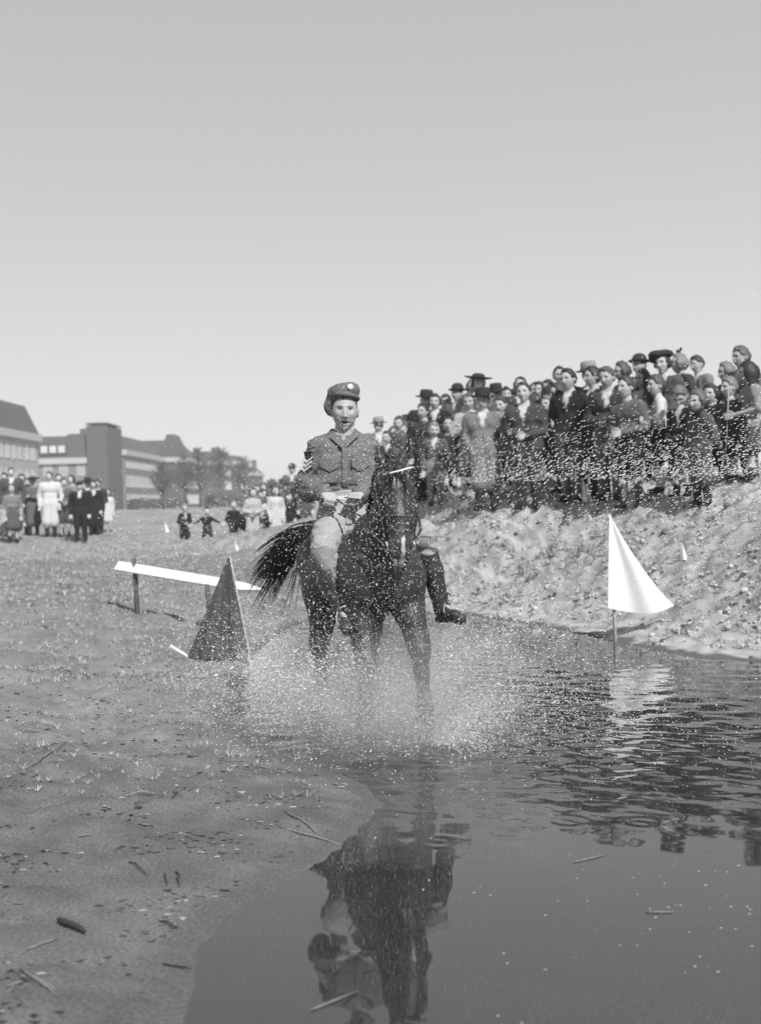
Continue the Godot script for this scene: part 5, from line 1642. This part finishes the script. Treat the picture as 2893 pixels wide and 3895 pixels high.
func build_cover():
	rng.seed = 404
	var vm := StandardMaterial3D.new()
	vm.resource_name = "blades"
	vm.vertex_color_use_as_albedo = true
	vm.roughness = 0.95
	vm.metallic_specular = 0.2
	# grass tuft
	var st := st_new()
	st.set_smooth_group(-1)
	for k in 11:
		var a := rng.randf() * TAU
		var r := rng.randf() * 0.025
		var p := Vector3(cos(a) * r, -0.01, sin(a) * r)
		var tip := p + Vector3(cos(a) * rng.randf_range(0.01, 0.06), rng.randf_range(0.02, 0.065), sin(a) * rng.randf_range(0.01, 0.06))
		var w := Vector3(-sin(a), 0, cos(a)) * 0.0028
		var m := p.lerp(tip, 0.55) + Vector3(0, 0.008, 0)
		st.set_color(Color.WHITE)
		quad(st, p - w, p + w, m + w * 0.8, m - w * 0.8)
		for q in [m - w * 0.8, m + w * 0.8, tip]: st.add_vertex(q)
	var tuft := st_done(st)
	var list := []
	var tints := PackedFloat32Array()
	while list.size() < 30000:
		var d := pow(rng.randf(), 1.7) * 34.0 + 5.6
		var x := rng.randf_range(-0.36, 0.36) * (d + 2.0)
		var z := -d
		if rng.randf() > smoothstep(-0.25, 0.25, rough_noise.get_noise_2d(x * 1.4, z * 1.4) + (0.12 if x < 0 else 0.28)): continue
		var h := height(x, z)
		if last_sd < 0.25 or (d < 9.0 and rng.randf() < 0.93 - 0.3 * (d - 5.6) / 3.4): continue
		var s := rng.randf_range(0.35, 0.8) * (0.8 if d < 14.0 else 1.3) * (1.7 if x > 0.5 else 1.35 if d > 9.0 else 1.0)
		list.append(Transform3D(Basis.from_euler(Vector3(rng.randf_range(-0.25, 0.25), rng.randf() * TAU, rng.randf_range(-0.25, 0.25))).scaled(Vector3(s, s * rng.randf_range(0.6, 1.1), s)), Vector3(x, h, z)))
		tints.append(rng.randf_range(0.2, 0.5) if x < 0.5 else rng.randf_range(0.22, 0.6))
	scatter("grass", "short dry grass over meadow and bank", "grass", tuft, vm, list, tints)
	# clods of turned earth on the bank
	fn.seed = 8
	fn.frequency = 1.0
	fn.fractal_octaves = 2
	var v := PackedVector3Array()
	var idx := PackedInt32Array()
	for j in 7:
		for i in 9:
			var b := PI * j / 6.0
			var a := TAU * i / 9.0
			var p := Vector3(sin(b) * cos(a), cos(b) * 0.75, sin(b) * sin(a))
			v.append(p * (0.5 + 0.28 * fn.get_noise_3dv(p * 2.3)))
	for j in 6:
		for i in 9:
			var a := j * 9 + i
			var b := j * 9 + (i + 1) % 9
			idx.append_array(PackedInt32Array([a, b, a + 9, b, b + 9, a + 9]))
	var clod := arrays(v, smooth_normals(v, idx), idx, PackedColorArray(range(v.size()).map(func(_k): return Color.WHITE)))
	list = []
	tints = PackedFloat32Array()
	while list.size() < 4200:
		var z := rng.randf_range(-20.0, -8.6)
		var x := rng.randf_range(0.6, 6.4)
		if rng.randf() > smoothstep(-0.25, 0.35, rough_noise.get_noise_2d(x * 1.1 + 5.0, z * 1.1)): continue
		var h := height(x, z)
		if last_sd < 0.04 or last_sd > 5.0: continue
		var s := rng.randf_range(0.018, 0.042) * (1.0 + pow(rng.randf(), 8.0) * 1.2)
		list.append(Transform3D(Basis.from_euler(Vector3(rng.randf() * TAU, rng.randf() * TAU, rng.randf() * TAU)).scaled(Vector3(s, s * rng.randf_range(0.5, 0.9), s)), Vector3(x, h + s * 0.1, z)))
		tints.append(rng.randf_range(0.34, 0.50) if rng.randf() < 0.7 else rng.randf_range(0.08, 0.18))
	scatter("clods", "loose clods of earth all over the bank", "earth", clod, vm, list, tints)
	# plant litter trodden into the mud
	list = []
	tints = PackedFloat32Array()
	while list.size() < 3000:
		var z := rng.randf_range(-10.0, -2.7)
		var x := rng.randf_range(-0.42, 0.0) * (-z + 1.5)
		if rough_noise.get_noise_2d(x * 1.6 + 30.0, z * 2.6) < rng.randf_range(-0.05, 0.4): continue
		var h := height(x, z)
		if last_sd < 0.12: continue
		var s := rng.randf_range(0.5, 1.3)
		list.append(Transform3D(Basis.from_euler(Vector3(rng.randf_range(-0.2, 0.2), rng.randfn(0.0, 0.7), rng.randf_range(-0.3, 0.3))).scaled(Vector3(rng.randf_range(0.010, 0.034), 0.006, rng.randf_range(0.004, 0.010)) * s), Vector3(x, h + 0.001, z)))
		tints.append(rng.randf_range(0.02, 0.07) if rng.randf() < 0.8 else rng.randf_range(0.2, 0.4))
	scatter("plant_litter", "bits of dark plant litter strewn over the wet mud", "litter", clod, vm, list, tints)
	# foam
	list = []
	for k in 110:
		var z := rng.randf_range(-4.6, -3.2)
		var x := rng.randf_range(0.25, 0.34 * -z)
		if rng.randf() > x * 0.9: continue
		var s := rng.randf_range(0.0015, 0.006)
		list.append(Transform3D(Basis.IDENTITY.scaled(Vector3(s * rng.randf_range(1.0, 2.2), s * 0.25, s)), Vector3(x, 0.001, z)))
	var fl := SphereMesh.new()
	fl.radial_segments = 10; fl.rings = 5
	scatter("foam_flecks", "white foam flecks floating on the calm water", "foam", fl, mat("foam", 0.6, 0.6), list)

func build_splash():
	rng.seed = 2024
	var drop := SphereMesh.new()
	drop.radius = 0.5; drop.height = 1.0
	drop.radial_segments = 7; drop.rings = 4
	var m := mat("flying_water", 0.86, 0.12)
	var list := []
	var add := func(p: Vector3, dir: Vector3, size: float, long: float):
		if p.y < 0.01: return
		var y := dir.normalized()
		var x := y.cross(Vector3(0.31, 0.2, 0.9)).normalized()
		list.append(Transform3D(Basis(x * size, y * size * long, x.cross(y) * size), p))
	var hooves := [Vector3(-0.12, 0, -7.2), Vector3(0.27, 0, -6.85), Vector3(-0.5, 0, -8.25), Vector3(-0.1, 0, -8.0)]
	# spray bursting up and out from the hooves in torn ropes
	for q in 1000:
		var c: Vector3 = hooves[rng.randi() % 2] if rng.randf() < 0.7 else hooves[2 + rng.randi() % 2]
		var a := rng.randf() * TAU
		var speed := rng.randf_range(0.8, 4.9)
		var vel := Vector3(cos(a) * 0.75, rng.randf_range(0.55, 1.25), sin(a) * 0.6).normalized() * speed
		if cos(a) > 0.0: vel *= Vector3(1.25, 1.0, 1.0)
		var when := rng.randf_range(0.04, 0.36)
		for k in rng.randi_range(30, 150):
			var t := clampf(when + rng.randfn(0.0, 0.05), 0.01, 0.6)
			var p := c + vel * t + Vector3(0, -4.9 * t * t, 0)
			var loose := 0.02 + 0.16 * t
			p += Vector3(rng.randfn(0.0, loose), rng.randfn(0.0, loose), rng.randfn(0.0, loose))
			add.call(p, vel + Vector3(0, -9.8 * t, 0), 0.0018 * exp(rng.randfn(0.0, 0.42)), rng.randf_range(1.3, 3.2))
	# drops in front of horse and rider
	for k in 9000:
		var y := 0.25 + 1.55 * pow(rng.randf(), 1.45)
		var p := Vector3(-0.05 + rng.randfn(0.0, 0.26 + 0.16 * (1.6 - y)), y, rng.randf_range(-7.3, -6.1))
		if p.z < -6.75 and p.y > 0.5 and absf(p.x - 0.02) < 0.3: p.z = rng.randf_range(-6.7, -6.1)
		add.call(p, Vector3(p.x * 0.6 + 0.1, 1.0, 0.1), 0.0018 * exp(rng.randfn(0.0, 0.38)), rng.randf_range(1.3, 3.0))
	# the long fan thrown out to the side of the bank
	for k in 6800:
		var t := pow(rng.randf(), 0.75)
		var x := 0.30 + 2.1 * t
		var y := 1.47 + 0.02 * t + rng.randfn(0.0, 0.17)
		if rng.randf() < 0.5: y = 1.46 + 0.14 * -log(maxf(rng.randf(), 0.004)) * (0.6 + 0.8 * t)
		elif rng.randf() < 0.3: y = 1.40 - 0.6 * rng.randf()
		var z := -7.0 + 1.2 * t * rng.randf_range(0.2, 1.0) - rng.randf() * 0.4
		add.call(Vector3(x, y, z), Vector3(1.0, lerpf(0.85, 0.12, t) + rng.randfn(0, 0.08), 0.25), rng.randf_range(0.0014, 0.0033), rng.randf_range(3.4, 6.0))
	# thinner fan on the other side
	for k in 900:
		var t := rng.randf()
		var x := -0.45 - 1.25 * t
		var y := 1.28 + rng.randfn(0.0, 0.22) - 0.10 * t
		add.call(Vector3(x, y, -7.9 + rng.randf_range(-0.3, 0.6)), Vector3(-1.0, lerpf(0.9, -0.15, t), 0.2), rng.randf_range(0.0018, 0.0042), rng.randf_range(1.6, 3.0))
	# low skirts falling back to the surface
	for k in 12000:
		var a := rng.randf() * TAU
		var r := 0.25 + absf(rng.randfn(0.0, 0.9))
		var p := Vector3(-0.05 + cos(a) * r * 1.15, 0, -7.45 + sin(a) * r)
		if shore_distance(p.x, p.z) > 0.35: continue
		p.y = pow(rng.randf(), 2.0) * (0.50 * exp(-r * 0.75) + 0.05) + 0.008
		add.call(p, Vector3(cos(a) * 0.5, rng.randf_range(-1.0, 0.7), sin(a) * 0.5), rng.randf_range(0.0016, 0.004), rng.randf_range(1.2, 2.6))
	scatter("splash_drops", "drops of water thrown up round the horse", "water drops", drop, m, list)
	# fine mist hanging over the legs
	for q in 20:
		var c: Vector3 = hooves[q % 4]
		var f := [c + Vector3(rng.randfn(0.0, 0.35), rng.randf_range(0.12, 0.42), rng.randfn(0.15, 0.2)), Vector3(rng.randf_range(0.6, 1.3), rng.randf_range(0.4, 0.8), rng.randf_range(0.5, 0.8)), rng.randf_range(0.16, 0.3)]
		var v := FogVolume.new()
		v.name = numbered("spray_mist")
		v.shape = RenderingServer.FOG_VOLUME_SHAPE_ELLIPSOID
		v.size = f[1]
		v.position = f[0]
		var fm := FogMaterial.new()
		fm.density = f[2]
		fm.albedo = Color(0.97, 0.97, 0.97)
		v.material = fm
		add_child(v)
		tag(v, "fine grey spray hanging round the horse's legs", "mist", "spray round the legs", "stuff")

var debug := false
func _ready():
	setup()
	build_ground()
	build_water()
	build_town()
	build_horse()
	build_crowd()
	build_rider()
	build_flags()
	build_barrier()
	build_litter()
	build_cover()
	build_splash()
